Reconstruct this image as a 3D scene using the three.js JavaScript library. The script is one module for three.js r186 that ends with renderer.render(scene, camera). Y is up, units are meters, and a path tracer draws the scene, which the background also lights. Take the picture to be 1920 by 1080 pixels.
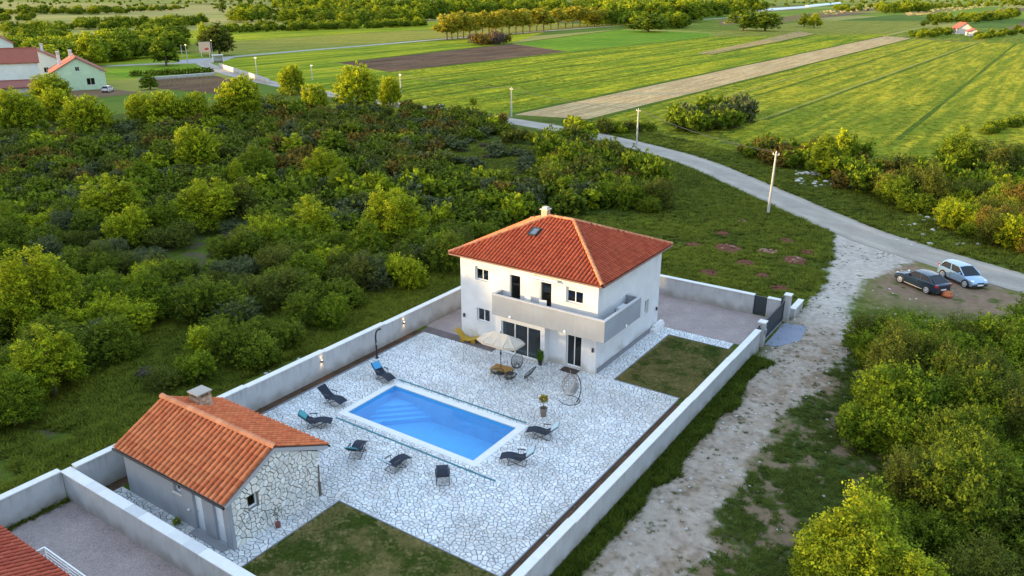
import * as THREE from 'three';
import { mergeGeometries, toCreasedNormals } from 'three/addons/utils/BufferGeometryUtils.js';

// ---------- camera, sky, sun, exposure ----------
const scene = new THREE.Scene();
const EYE = new THREE.Vector3(0, 22, 0), F = 1482.265;               // focal length in pixels of a 1920 x 1080 frame
const PITCH = 20.445 * Math.PI / 180, YAW = 34.056 * Math.PI / 180, ROLL = 0.123 * Math.PI / 180;
const fwd = new THREE.Vector3(Math.cos(YAW) * Math.cos(PITCH), -Math.sin(PITCH), -Math.sin(YAW) * Math.cos(PITCH));
const rgt0 = new THREE.Vector3(Math.sin(YAW), 0, Math.cos(YAW)), up0 = rgt0.clone().cross(fwd);
const rgt = rgt0.clone().multiplyScalar(Math.cos(ROLL)).addScaledVector(up0, Math.sin(ROLL));
const upv = up0.clone().multiplyScalar(Math.cos(ROLL)).addScaledVector(rgt0, -Math.sin(ROLL));
const camera = new THREE.PerspectiveCamera(40.034, 16 / 9, 0.5, 12000);
camera.position.copy(EYE); camera.up.copy(upv); camera.lookAt(EYE.clone().add(fwd));
scene.add(camera);

const SUN = new THREE.Vector3(-0.6, 0.056, -0.8).normalize();         // almost set, off to the left of the view
const sun = new THREE.DirectionalLight(new THREE.Color().setRGB(1, 0.7, 0.32), 4.8);
sun.position.copy(SUN).multiplyScalar(400).add(new THREE.Vector3(60, 0, -60)); sun.target.position.set(60, 0, -60);
sun.castShadow = true; sun.shadow.mapSize.set(4096, 4096); sun.shadow.radius = 4;
Object.assign(sun.shadow.camera, { left: -300, right: 300, top: 200, bottom: -200, near: 1, far: 1200 });
scene.add(sun, sun.target);
{ // evening sky: deep blue overhead, pale band at the horizon, warm round the setting sun
  const W = 512, H = 256, d = new Float32Array(W * H * 4);
  for (let j = 0; j < H; j++) for (let i = 0; i < W; i++) {
    const th = ((i + 0.5) / W - 0.5) * 2 * Math.PI, ph = ((j + 0.5) / H - 0.5) * Math.PI;
    const x = Math.cos(ph) * Math.cos(th), y = Math.sin(ph), z = Math.cos(ph) * Math.sin(th);
    const c = x * SUN.x + y * SUN.y + z * SUN.z, e = Math.max(0, y);
    const h = Math.exp(-e * 4.2), g = Math.exp(-(1 - c) * 5) * Math.exp(-e * 3), g2 = Math.exp(-(1 - c) * 1.1) * h;
    const o = (j * W + i) * 4;
    const K = 0.62; d[o] = 0.44 + 0.34 * h + 2.2 * g + 0.55 * g2; d[o + 1] = 0.64 + 0.16 * h + 1.4 * g + 0.28 * g2; d[o + 2] = 0.92 - 0.16 * h + 0.5 * g - 0.1 * g2; d[o + 3] = 1; for (let q = 0; q < 3; q++) d[o + q] *= K;
    if (y < 0) { d[o] *= 0.6; d[o + 1] *= 0.6; d[o + 2] *= 0.6; }
  }
  const t = new THREE.DataTexture(d, W, H, THREE.RGBAFormat, THREE.FloatType);
  t.mapping = THREE.EquirectangularReflectionMapping; t.magFilter = THREE.LinearFilter; t.needsUpdate = true;
  scene.background = t; scene.environment = t;
}
const renderer = new THREE.WebGLRenderer({ antialias: true });
renderer.toneMapping = THREE.LinearToneMapping; renderer.toneMappingExposure = 3.15;
renderer.shadowMap.enabled = true;

// ---------- helpers ----------
function rng(a) { return () => { a |= 0; a = a + 0x6D2B79F5 | 0; let t = Math.imul(a ^ a >>> 15, 1 | a); t = t + Math.imul(t ^ t >>> 7, 61 | t) ^ t; return ((t ^ t >>> 14) >>> 0) / 4294967296; }; }
const hash = (x, y, s) => { let h = Math.imul(x, 374761393) + Math.imul(y, 668265263) + Math.imul(s, 974634777) | 0; h = Math.imul(h ^ h >>> 13, 1274126177); h ^= h >>> 16; return (h >>> 0) / 4294967296; };
function vnoise(x, y, s = 0, per = 0, pery = per) {
  let xi = Math.floor(x), yi = Math.floor(y); const fx = x - xi, fy = y - yi, u = fx * fx * (3 - 2 * fx), v = fy * fy * (3 - 2 * fy);
  let x1 = xi + 1, y1 = yi + 1;
  if (per) { xi = ((xi % per) + per) % per; x1 = ((x1 % per) + per) % per; yi = ((yi % pery) + pery) % pery; y1 = ((y1 % pery) + pery) % pery; }
  const a = hash(xi, yi, s), b = hash(x1, yi, s), c = hash(xi, y1, s), d = hash(x1, y1, s);
  return a + (b - a) * u + (c - a) * v + (a - b - c + d) * u * v;
}
function fbm(x, y, s = 0, oct = 4, per = 0, pery = per) { let a = 0.5, t = 0, n = 0; for (let i = 0; i < oct; i++) { t += a * vnoise(x, y, s + i, per, pery); n += a; x *= 2; y *= 2; per *= 2; pery *= 2; a *= 0.5; } return t / n; }
const sm = (a, b, x) => { const t = Math.min(1, Math.max(0, (x - a) / (b - a))); return t * t * (3 - 2 * t); };
const mix = (a, b, t) => [a[0] + (b[0] - a[0]) * t, a[1] + (b[1] - a[1]) * t, a[2] + (b[2] - a[2]) * t];
const lin2s = v => v <= 0.0031308 ? 12.92 * v : 1.055 * Math.pow(v, 1 / 2.4) - 0.055;
const LUT = new Uint8Array(4097); for (let i = 0; i <= 4096; i++) LUT[i] = Math.round(255 * lin2s(i / 4096));
function colorTex(W, H, fn, repeat = true) {                          // fn(u, v) -> linear colour
  const d = new Uint8Array(W * H * 4);
  for (let j = 0; j < H; j++) for (let i = 0; i < W; i++) { const c = fn((i + 0.5) / W, (j + 0.5) / H), o = (j * W + i) * 4; for (let k = 0; k < 3; k++) d[o + k] = LUT[Math.min(4096, Math.max(0, c[k] * 4096 | 0))]; d[o + 3] = 255; }
  const t = new THREE.DataTexture(d, W, H); t.colorSpace = THREE.SRGBColorSpace; fin(t, repeat); return t;
}
function grayTex(W, H, fn, repeat = true) {
  const d = new Uint8Array(W * H * 4);
  for (let j = 0; j < H; j++) for (let i = 0; i < W; i++) { const c = Math.round(255 * Math.min(1, Math.max(0, fn((i + 0.5) / W, (j + 0.5) / H)))), o = (j * W + i) * 4; d[o] = d[o + 1] = d[o + 2] = c; d[o + 3] = 255; }
  const t = new THREE.DataTexture(d, W, H); fin(t, repeat); return t;
}
function fin(t, repeat) { t.magFilter = THREE.LinearFilter; t.minFilter = THREE.LinearMipmapLinearFilter; t.generateMipmaps = true; t.wrapS = t.wrapT = repeat ? THREE.RepeatWrapping : THREE.ClampToEdgeWrapping; t.needsUpdate = true; }
function rep(t, m, mz = m) { const c = t.clone(); c.repeat.set(1 / m, 1 / mz); c.needsUpdate = true; return c; }    // uv in metres -> a tile of m metres
const rgb = (r, g, b) => new THREE.Color().setRGB(r, g, b);
const matte = (o = {}) => new THREE.MeshPhysicalMaterial({ color: 0xffffff, roughness: 1, specularIntensity: 0.12, ...o });
const std = (c, rough = 0.8, o = {}) => new THREE.MeshStandardMaterial({ color: rgb(...c), roughness: rough, ...o });
const phys = (c, rough, o = {}) => new THREE.MeshPhysicalMaterial({ color: rgb(...c), roughness: rough, ...o });

// placement: a pixel of the 1920 x 1080 photograph -> the point of a level plane under it, in metres
function at(px, py, y = 0) { const d = fwd.clone().addScaledVector(rgt, (px - 960) / F).addScaledVector(upv, (540 - py) / F), t = (y - EYE.y) / d.y; return [d.x * t, -(-d.z * t)]; }
function px(x, y, z) { const v = new THREE.Vector3(x - EYE.x, y - EYE.y, z - EYE.z), k = v.dot(fwd); return [960 + F * v.dot(rgt) / k, 540 - F * v.dot(upv) / k, k]; }
function inside(p, poly) { let c = false; for (let i = 0, j = poly.length - 1; i < poly.length; j = i++) if ((poly[i][1] > p[1]) !== (poly[j][1] > p[1]) && p[0] < (poly[j][0] - poly[i][0]) * (p[1] - poly[i][1]) / (poly[j][1] - poly[i][1]) + poly[i][0]) c = !c; return c; }

const taken = new Map();
function numbered(n) { const k = taken.get(n) || 0; taken.set(n, k + 1); return k ? n + '_' + String(k).padStart(3, '0') : n; }
const origin = new WeakMap();
function thing(name, label, category, [x, y, z] = [0, 0, 0], group) {
  const o = new THREE.Group(); o.name = numbered(name); o.position.set(x, y, z); scene.add(o); origin.set(o, [x, y, z]);
  o.userData.label = label; o.userData.category = category; if (group) o.userData.group = group; return o;
}
function structure(name, label) { const o = new THREE.Group(); o.name = numbered(name); scene.add(o); origin.set(o, [0, 0, 0]); o.userData.kind = 'structure'; if (label) o.userData.label = label; return o; }
function shadows(m) { m.castShadow = m.receiveShadow = true; return m; }
function boxUV(g) {                                                   // uv in metres, by the direction each face looks
  if (g.index) g = g.toNonIndexed(); const p = g.attributes.position, uv = new Float32Array(p.count * 2), a = new THREE.Vector3(), b = new THREE.Vector3(), c = new THREE.Vector3();
  for (let i = 0; i < p.count; i += 3) {
    a.fromBufferAttribute(p, i); b.fromBufferAttribute(p, i + 1); c.fromBufferAttribute(p, i + 2);
    const n = b.clone().sub(a).cross(c.clone().sub(a)), ax = Math.abs(n.x), ay = Math.abs(n.y), az = Math.abs(n.z);
    [a, b, c].forEach((v, k) => { const o = (i + k) * 2; if (ay >= ax && ay >= az) { uv[o] = v.x; uv[o + 1] = v.z; } else if (ax >= az) { uv[o] = v.z; uv[o + 1] = v.y; } else { uv[o] = v.x; uv[o + 1] = v.y; } });
  }
  g.setAttribute('uv', new THREE.BufferAttribute(uv, 2)); return g;
}
function merged(gs) {
  gs = (Array.isArray(gs) ? gs : [gs]).map(g => g.index ? g.toNonIndexed() : g);
  if (gs.length === 1) return gs[0];
  const keep = ['position', 'normal', 'uv', 'color'].filter(k => gs.every(g => g.attributes[k]));
  for (const g of gs) for (const k of Object.keys(g.attributes)) if (!keep.includes(k)) g.deleteAttribute(k);
  return mergeGeometries(gs);
}
// a part: geometries in world metres, moved to the axes of the thing they belong to
function part(name, gs, m, root, opt = {}) {
  let g = merged(gs); if (opt.uv !== false) g = boxUV(g);
  const o = origin.get(root) || [0, 0, 0]; if (!opt.local) g.translate(-o[0], -o[1], -o[2]);
  const me = shadows(new THREE.Mesh(g, m)); me.name = name; root.add(me); origin.set(me, o);
  if (opt.label) me.userData.label = opt.label; if (opt.kind) me.userData.kind = opt.kind; return me;
}
function ground(name, gs, m, opt = {}) { let g = merged(gs); if (opt.uv !== false) g = boxUV(g); const me = shadows(new THREE.Mesh(g, m)); me.name = numbered(name); me.userData.kind = 'structure'; if (opt.label) me.userData.label = opt.label; scene.add(me); return me; }
const box = (x0, x1, y0, y1, z0, z1) => new THREE.BoxGeometry(Math.abs(x1 - x0), Math.abs(y1 - y0), Math.abs(z1 - z0)).translate((x0 + x1) / 2, (y0 + y1) / 2, (z0 + z1) / 2);
function bar(a, b, r = 0.02, r2 = r, seg = 7) {
  const A = new THREE.Vector3(...a), B = new THREE.Vector3(...b), L = A.distanceTo(B), g = new THREE.CylinderGeometry(r2, r, L, seg);
  g.applyQuaternion(new THREE.Quaternion().setFromUnitVectors(new THREE.Vector3(0, 1, 0), B.clone().sub(A).normalize())); const m = A.add(B).multiplyScalar(0.5); return g.translate(m.x, m.y, m.z);
}
const tube = (pts, r, seg = 24, rs = 6, closed = false) => new THREE.TubeGeometry(new THREE.CatmullRomCurve3(pts.map(p => new THREE.Vector3(...p)), closed), seg, r, rs, closed);
function sheet(poly, y, holes = []) {                                 // a level polygon [x, z] at height y
  const s = new THREE.Shape(poly.map(p => new THREE.Vector2(p[0], -p[1]))); for (const h of holes) s.holes.push(new THREE.Path(h.map(p => new THREE.Vector2(p[0], -p[1]))));
  return new THREE.ShapeGeometry(s).rotateX(-Math.PI / 2).translate(0, y, 0);
}
const rect = (x0, x1, z0, z1) => [[x0, z0], [x1, z0], [x1, z1], [x0, z1]];
// a wall with openings: outline and holes in (along, up), pushed to a thickness. axis 'x': stands on x = at0..at1 and runs along z; axis 'z': the other way
function wall(outline, holes, axis, at0, at1) {
  const s = new THREE.Shape(outline.map(p => new THREE.Vector2(...p))); for (const h of holes) s.holes.push(new THREE.Path([[h[0], h[2]], [h[1], h[2]], [h[1], h[3]], [h[0], h[3]]].map(p => new THREE.Vector2(...p))));
  const g = new THREE.ExtrudeGeometry(s, { depth: Math.abs(at1 - at0), bevelEnabled: false }), lo = Math.min(at0, at1);
  if (axis === 'z') return g.translate(0, 0, lo);
  return g.applyMatrix4(new THREE.Matrix4().set(0, 0, 1, lo, 0, 1, 0, 0, 1, 0, 0, 0, 0, 0, 0, 1)).toNonIndexed ? flip(g) : g;
}
function flip(g) { g = g.index ? g.toNonIndexed() : g; for (const k of Object.keys(g.attributes)) { const a = g.attributes[k], n = a.itemSize; for (let i = 0; i < a.count; i += 3) for (let q = 0; q < n; q++) { const t = a.array[(i + 1) * n + q]; a.array[(i + 1) * n + q] = a.array[(i + 2) * n + q]; a.array[(i + 2) * n + q] = t; } } g.computeVertexNormals(); return g; }
function paint(g, c) { const n = g.attributes.position.count, a = new Float32Array(n * 3); for (let i = 0; i < n; i++) { a[i * 3] = c[0]; a[i * 3 + 1] = c[1]; a[i * 3 + 2] = c[2]; } g.setAttribute('color', new THREE.BufferAttribute(a, 3)); return g; }

// ---------- shared textures and materials ----------
const blotch = grayTex(512, 512, (u, v) => 0.55 * fbm(u * 6, v * 6, 3, 5, 6) + 0.45 * fbm(u * 40, v * 40, 9, 3, 40));
const grit = grayTex(512, 512, (u, v) => fbm(u * 64, v * 64, 21, 3, 64));
const stain = colorTex(512, 512, (u, v) => { const a = fbm(u * 5, v * 5, 31, 5, 5), b = fbm(u * 48, v * 48, 36, 3, 48), k = 0.86 + 0.16 * a + 0.08 * (b - 0.5); return [k, k * 0.995, k * 0.985]; });
const streak = colorTex(512, 512, (u, v) => { const a = fbm(u * 30, v * 3, 41, 4, 30, 3), b = fbm(u * 6, v * 6, 46, 4, 6), k = 0.8 + 0.15 * a + 0.17 * b; return [k, k * 0.99, k * 0.97]; });
const wallDirt = (top, s) => colorTex(512, 512, (u, v) => { // v counts the metres up the wall: splashes at the foot, runs under the coping
  const y = v * 8, n = fbm(u * 12, v * 12, s, 5, 12), run = fbm(u * 70, v * 5, s + 8, 3, 70, 5), foot = sm(0.75, 0.0, y + 0.9 * (n - 0.5)) * 0.34, drip = sm(0.5, 0.72, run) * sm(top - 1.1, top, y) * 0.16, k = 0.9 + 0.2 * (n - 0.5); return [k * (1 - foot * 0.85 - drip), k * (1 - foot - drip), k * (1 - foot * 1.2 - drip)]; });
const M = {
  plaster: std([0.72, 0.73, 0.735], 0.9, { map: rep(wallDirt(5.8, 400), 8), bumpMap: rep(grit, 0.9), bumpScale: 0.006 }),
  wallPlaster: std([0.5, 0.5, 0.5], 0.92, { map: rep(wallDirt(1.55, 420), 8), bumpMap: rep(grit, 0.9), bumpScale: 0.008 }),
  greyPlaster: std([0.3, 0.325, 0.365], 0.9, { map: rep(streak, 3.7), bumpMap: rep(grit, 0.8), bumpScale: 0.006 }),
  plinth: std([0.22, 0.22, 0.24], 0.9, { map: rep(stain, 2) }),
  coping: std([0.72, 0.71, 0.69], 0.8, { map: rep(stain, 1.7), bumpMap: rep(grit, 0.5), bumpScale: 0.004 }),
  coping2: std([0.55, 0.55, 0.55], 0.8, { map: rep(stain, 1.3) }),
  coping3: std([0.64, 0.63, 0.61], 0.8, { map: rep(stain, 1.9) }),
  white: std([0.78, 0.78, 0.77], 0.45), offwhite: std([0.66, 0.64, 0.58], 0.7),
  dark: std([0.025, 0.028, 0.032], 0.5), anthracite: std([0.045, 0.055, 0.065], 0.45, { metalness: 0.3 }), black: std([0.015, 0.015, 0.016], 0.5),
  glass: phys([0.62, 0.68, 0.7], 0.02, { transmission: 1, thickness: 0, ior: 1.5 }), room: std([0.3, 0.27, 0.24], 0.9), interior: std([0.45, 0.4, 0.36], 0.9), curtain: phys([0.55, 0.53, 0.5], 0.95, { transmission: 0.3 }),
  wood: std([0.36, 0.2, 0.045], 0.6, { map: rep(streak, 0.7) }), steel: std([0.45, 0.46, 0.48], 0.4, { metalness: 0.8 }),
  concrete: std([0.3, 0.3, 0.32], 0.9, { map: rep(stain, 2.2), bumpMap: rep(grit, 0.7), bumpScale: 0.01 }),
  bark: std([0.09, 0.065, 0.045], 0.95, { bumpMap: rep(grit, 0.4), bumpScale: 0.03 }), stone: std([0.55, 0.53, 0.49], 0.95, { bumpMap: rep(grit, 0.4), bumpScale: 0.02 }),
};
// ---------- the ground ----------
const POOL = [27.18, 31.07, -29.45, -20.7];
const trackEdge = (x, s) => { // the gravel track beside the wall: s = -1 its edge by the wall, 1 its other edge
  const L = [[0, -12.35], [22, -12.35], [37, -12.4], [46, -12.7], [50, -12.9], [60, -12.9], [66, -13.0], [72, -14.2], [78, -15.5], [90, -16]], R = [[0, -7.6], [25, -8.1], [30, -8.8], [36, -9.1], [44, -8.6], [50, -7.9], [55, -9.0], [62, -10.1], [66, -10.0], [72, -8.6], [76, -7], [90, -6]];
  const q = s < 0 ? L : R; for (let i = 1; i < q.length; i++) if (x < q[i][0]) { const t = (x - q[i - 1][0]) / (q[i][0] - q[i - 1][0]); return q[i - 1][1] + t * (q[i][1] - q[i - 1][1]); } return q[q.length - 1][1];
};
const ROAD = [[66, 26], [70, 13], [73.2, 0.8], [75.9, -4.8], [79.8, -11.8], [85.1, -18.2], [93.1, -26.9], [105.1, -40.5], [112.4, -53.5], [117.3, -65.8], [121, -80], [124.4, -99.5], [126.6, -114], [130.5, -136], [139, -168], [150.5, -201], [160, -222], [170, -240], [184, -251], [215, -256], [270, -260.5], [326, -266], [425, -272], [587, -279], [900, -286]];
const roadCurve = new THREE.CatmullRomCurve3(ROAD.map(p => new THREE.Vector3(p[0], 0, p[1])));
const roadPts = roadCurve.getPoints(260).filter(p => p.x < 170 && p.z < 45);
function roadDist(x, z) { let cd = 1e9; for (let i = 1; i < ROAD.length - 6; i++) { const a = ROAD[i - 1], b = ROAD[i], ux = b[0] - a[0], uz = b[1] - a[1], t = Math.min(1, Math.max(0, ((x - a[0]) * ux + (z - a[1]) * uz) / (ux * ux + uz * uz))); cd = Math.min(cd, (a[0] + ux * t - x) ** 2 + (a[1] + uz * t - z) ** 2); } if (cd > 100) return 99; let d = 1e9; for (let i = 1; i < roadPts.length; i++) { const a = roadPts[i - 1], b = roadPts[i], ux = b.x - a.x, uz = b.z - a.z, t = Math.min(1, Math.max(0, ((x - a.x) * ux + (z - a.z) * uz) / (ux * ux + uz * uz))); const q = (a.x + ux * t - x) ** 2 + (a.z + uz * t - z) ** 2; if (q < d) d = q; } return Math.sqrt(d); }
const GRAVEL = [0.37, 0.295, 0.23], DUST = [0.26, 0.185, 0.125], SOIL = [0.15, 0.075, 0.045], GR1 = [0.06, 0.085, 0.011], GR2 = [0.115, 0.15, 0.017], DRY = [0.15, 0.125, 0.06], WILD = [0.06, 0.085, 0.012];
function trackMask(x, z) { // how much bare gravel
  if (x < 0 || x > 84 || (x > 70 && x > 79.6 - (z + 11.8) * 0.62)) return 0; const a = trackEdge(x, -1), b = trackEdge(x, 1), n = (fbm(x * 0.7, z * 0.7, 60, 4) - 0.5) * 1.5 + (vnoise(x * 4, z * 4, 66) - 0.5) * 0.7;
  return sm(-0.45, 0.6, Math.min(z - a + n * 0.45, b - z + n));
}
function splat(x, z) {
  const n1 = fbm(x * 0.11, z * 0.11, 50, 4), n2 = fbm(x * 0.9, z * 0.9, 54, 4), n3 = fbm(x * 3.3, z * 3.3, 58, 2);
  let c = mix(GR1, GR2, sm(0.35, 0.68, n1 * 0.6 + n2 * 0.4)); c = mix(c, DRY, 0.55 * sm(0.55, 0.75, n2) * sm(0.35, 0.6, n1));
  if (z < -34 && x < 115) { const w = sm(-36, -41, z) * sm(115, 95, x); c = mix(c, mix(WILD, [0.085, 0.065, 0.045], sm(0.5, 0.7, n2)), 0.75 * w); }
  if (z > -14) { const w = sm(-10.5, -8, z) * sm(68, 50, x); c = mix(c, mix(mix([0.05, 0.075, 0.016], [0.2, 0.135, 0.09], sm(0.45, 0.62, n2 * 0.6 + n3 * 0.4)), SOIL, 0.6 * sm(0.6, 0.72, n1 * 0.5 + n2 * 0.5)), 0.9 * w);
    const park = sm(60, 66, x) * sm(-11, -8, z) * sm(10, 5, z) * sm(78, 74, x); c = mix(c, mix(DUST, [0.2, 0.13, 0.085], n2), park * sm(0.3, 0.5, n2 + 0.12)); }
  const r = x > 50 ? roadDist(x, z) : 99; if (r < 6) c = mix(c, mix(GR2, DUST, sm(0.5, 0.7, n2)), 0.7 * sm(4.2, 2.5, r));
  const t = trackMask(x, z); if (t > 0) { const rut = Math.max(0, 1 - Math.abs(z - trackEdge(x, 1) + 1.2 + Math.sin(x * 0.25) * 0.4) / 0.7); let g = mix(GRAVEL, DUST, Math.min(0.85, 0.75 * sm(0.45, 0.68, n2) + 0.5 * rut * n1 * 2 * sm(60, 45, x))); const sp = vnoise(x * 6.1, z * 6.1, 68) * 0.6 + vnoise(x * 2.3, z * 2.3, 69) * 0.4; g = mix(g, [0.13, 0.11, 0.07], 0.55 * sm(0.62, 0.76, sp)); g = mix(g, [0.43, 0.37, 0.31], 0.4 * sm(0.42, 0.3, sp)); if (x > 52) g = mix(g, [0.5, 0.46, 0.41], 0.6 * sm(52, 60, x)); c = mix(c, g, t); }
  const k = 0.8 + 0.4 * n3; return [c[0] * k, c[1] * k, c[2] * k];
}
const NX0 = 0, NX1 = 165, NZ0 = -150, NZ1 = 45;
{
  const t = colorTex(2048, 2048, (u, v) => splat(NX0 + u * (NX1 - NX0), NZ0 + v * (NZ1 - NZ0)), false);
  const m = matte({ map: t }); const b = rep(grit, 1); b.repeat.set((NX1 - NX0) / 3.1, (NZ1 - NZ0) / 3.1); m.bumpMap = b; m.bumpScale = 0.05;
  const g = sheet(rect(NX0, NX1, NZ0, NZ1), 0, [rect(...POOL)]), p = g.attributes.position, uv = g.attributes.uv;
  for (let i = 0; i < p.count; i++) uv.setXY(i, (p.getX(i) - NX0) / (NX1 - NX0), (p.getZ(i) - NZ0) / (NZ1 - NZ0));
  ground('ground', g, m, { uv: false });
}
// the plain beyond: long narrow plots, all drawn out along x
function plain(x, z) {
  const row = Math.floor(z / 34 + 0.35 * fbm(x * 0.002, z * 0.002, 71, 2)), seg = Math.floor(x / 420 + hash(row, 3, 8)), k = hash(row, seg, 5), e = hash(row, seg, 6);
  let c = k < 0.36 ? mix([0.11, 0.18, 0.015], [0.2, 0.24, 0.02], e) : k < 0.72 ? mix([0.24, 0.24, 0.035], [0.32, 0.26, 0.08], e) : k < 0.84 ? [0.17, 0.11, 0.06] : [0.09, 0.14, 0.016]; if (z < -420 && x < 1000) c = mix(c, [0.36, 0.29, 0.1], 0.55);
  const n = fbm(x * 0.02, z * 0.15, 73, 4), m = 0.75 + 0.5 * n; return [c[0] * m, c[1] * m, c[2] * m];
}
{
  const X0 = -1000, X1 = 3400, Z0 = -3400, Z1 = 1000;
  const t = colorTex(2048, 2048, (u, v) => plain(X0 + u * (X1 - X0), Z0 + v * (Z1 - Z0)));
  const m = matte({ map: t });
  const g = sheet(rect(-6000, 9000, -9000, 6000), -0.012, [rect(NX0 + 0.5, NX1 - 0.5, NZ0 + 0.5, NZ1 - 0.5)]), p = g.attributes.position, uv = g.attributes.uv;
  for (let i = 0; i < p.count; i++) uv.setXY(i, (p.getX(i) - X0) / (X1 - X0), (p.getZ(i) - Z0) / (Z1 - Z0));
  ground('plain', g, m, { uv: false });
}
// low rise out of view, put in and shaped to shadow house and meadow
{
  const g = new THREE.PlaneGeometry(640, 130, 80, 20).rotateX(-Math.PI / 2), p = g.attributes.position;
  for (let i = 0; i < p.count; i++) {
    const w = p.getX(i) + 40, q = p.getZ(i) / 65;                    // w runs across the sun's direction, q over the rise
    const knots = [[-300, 20], [20, 19.4], [47, 18.6], [85, 17.6], [124, 16.8], [150, 12.2], [170, 8.6], [200, 8.6], [235, 5], [330, 3]];
    let H = 3; for (let k = 1; k < knots.length; k++) if (w < knots[k][0]) { const t = Math.max(0, (w - knots[k - 1][0]) / (knots[k][0] - knots[k - 1][0])); H = knots[k - 1][1] + t * (knots[k][1] - knots[k - 1][1]); break; }
    const y = H * Math.max(0, 1 - q * q) * (Math.abs(p.getX(i)) > 319 ? 0 : 1) + 0.9 * (fbm(p.getX(i) * 0.15, p.getZ(i) * 0.15, 80, 3) - 0.5) * Math.max(0, 1 - q * q);
    p.setXYZ(i, 0.8 * w - 0.6 * (250 + p.getZ(i)), Math.max(-0.5, y), -0.6 * w - 0.8 * (250 + p.getZ(i)));
  }
  g.computeVertexNormals();
  const me = new THREE.Mesh(g, std([0.05, 0.07, 0.02], 1, { side: THREE.DoubleSide })); me.name = 'shadow_hill'; me.userData.kind = 'structure'; scene.add(shadows(me));
}
// fields across the road, each a sheet of its own
function fieldTex(a, b, s, per, furrow) { return colorTex(512, 1024, (u, v) => { const n = fbm(u * 6, v * 40, s, 4, 6, 40), f = fbm(u * 60, v * 60, s + 7, 2, 60), w = furrow ? 0.5 + 0.5 * Math.sin(v * Math.PI * 2 * furrow + 2 * n) : 0.5; const c = mix(a, b, sm(0.3, 0.7, n * 0.75 + w * 0.2)), k = 0.75 + 0.5 * f; return [c[0] * k, c[1] * k, c[2] * k]; }); }
const roughLand = grayTex(512, 512, (u, v) => 0.5 * fbm(u * 16, v * 32, 91, 4, 16, 32) + 0.5 * fbm(u * 90, v * 90, 95, 2, 90));
const fieldM = (a, b, s, sx, sz, furrow = 0, bs = 0.55) => matte({ map: rep(fieldTex(a, b, s, 0, furrow), sx, sz), bumpMap: rep(roughLand, 26, 26), bumpScale: bs });
const FM = {
  green: fieldM([0.13, 0.2, 0.008], [0.4, 0.37, 0.014], 101, 150, 60, 0), meadow: fieldM([0.16, 0.2, 0.01], [0.4, 0.34, 0.02], 111, 120, 50, 0), straw: fieldM([0.36, 0.24, 0.11], [0.52, 0.38, 0.19], 121, 70, 17.5, 14, 0.2),
  plough: fieldM([0.09, 0.05, 0.028], [0.18, 0.105, 0.058], 131, 80, 30, 18, 0.3), bright: fieldM([0.1, 0.2, 0.01], [0.19, 0.27, 0.012], 141, 90, 40, 6, 0.2), reed: fieldM([0.32, 0.22, 0.09], [0.46, 0.32, 0.15], 151, 30, 12, 0, 0.6), shade: fieldM([0.1, 0.16, 0.012], [0.22, 0.22, 0.03], 161, 110, 40, 3), yellow: fieldM([0.17, 0.19, 0.02], [0.3, 0.26, 0.05], 171, 120, 30, 5),  // also holds a darker green for some distant plots
};
const FIELDS = [ // outline (x, z), material, height
  [[[128, -87.5], [126.5, -100], [129, -118], [132, -136], [137, -152], [181, -165.6], [287, -167], [430, -162], [530, -88]], 'green', 0.004],
  [[[128.6, -86.9], [131.5, -71.8], [484, -70.5], [499, -87.4]], 'straw', 0.008],
  [[[131.8, -71.2], [125, -58], [132, -50], [149, -45.6], [300, -41.8], [458, -38.2], [482, -69.9]], 'meadow', 0.006],
  [[[149, -45], [128, -44], [122, -36], [128, -2], [140, 22], [470, 22], [462, -37.6], [300, -41.2]], 'meadow', 0.01],
  [[[181, -166.2], [195, -202], [318, -215.5], [287, -167.6]], 'plough', 0.012],
  [[[137, -153], [146, -185], [158, -214], [178, -243], [214, -251], [318, -258], [425, -264], [318, -216.5], [194, -203], [180, -166]], 'green', 0.007],
  [[[288, -168], [319, -214.5], [490, -245], [476, -180], [430, -163]], 'bright', 0.009],
  [[[305, -113.8], [309, -121], [420, -131], [535, -144], [500, -124.5]], 'reed', 0.03],
  [[[530, -90], [432, -160], [478, -178], [760, -190], [820, -95]], 'yellow', 0.008],
  [[[470, 24], [464, -36], [486, -69], [501, -86], [640, -88], [700, 30]], 'shade', 0.008],
  [[[190, -263], [275, -267], [326, -272], [430, -278], [560, -284], [560, -330], [360, -345], [205, -330]], 'yellow', 0.009],
  [[[205, -331], [360, -346], [560, -331], [640, -420], [380, -470], [215, -430]], 'green', 0.012],
  [[[492, -182], [505, -246], [600, -276], [900, -280], [800, -192]], 'shade', 0.014],
  [[[120, -262], [185, -259], [200, -330], [205, -430], [60, -430], [80, -300]], 'green', 0.006],
];
for (const [poly, m, y] of FIELDS) ground('field', sheet(poly, y), FM[m]);

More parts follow.
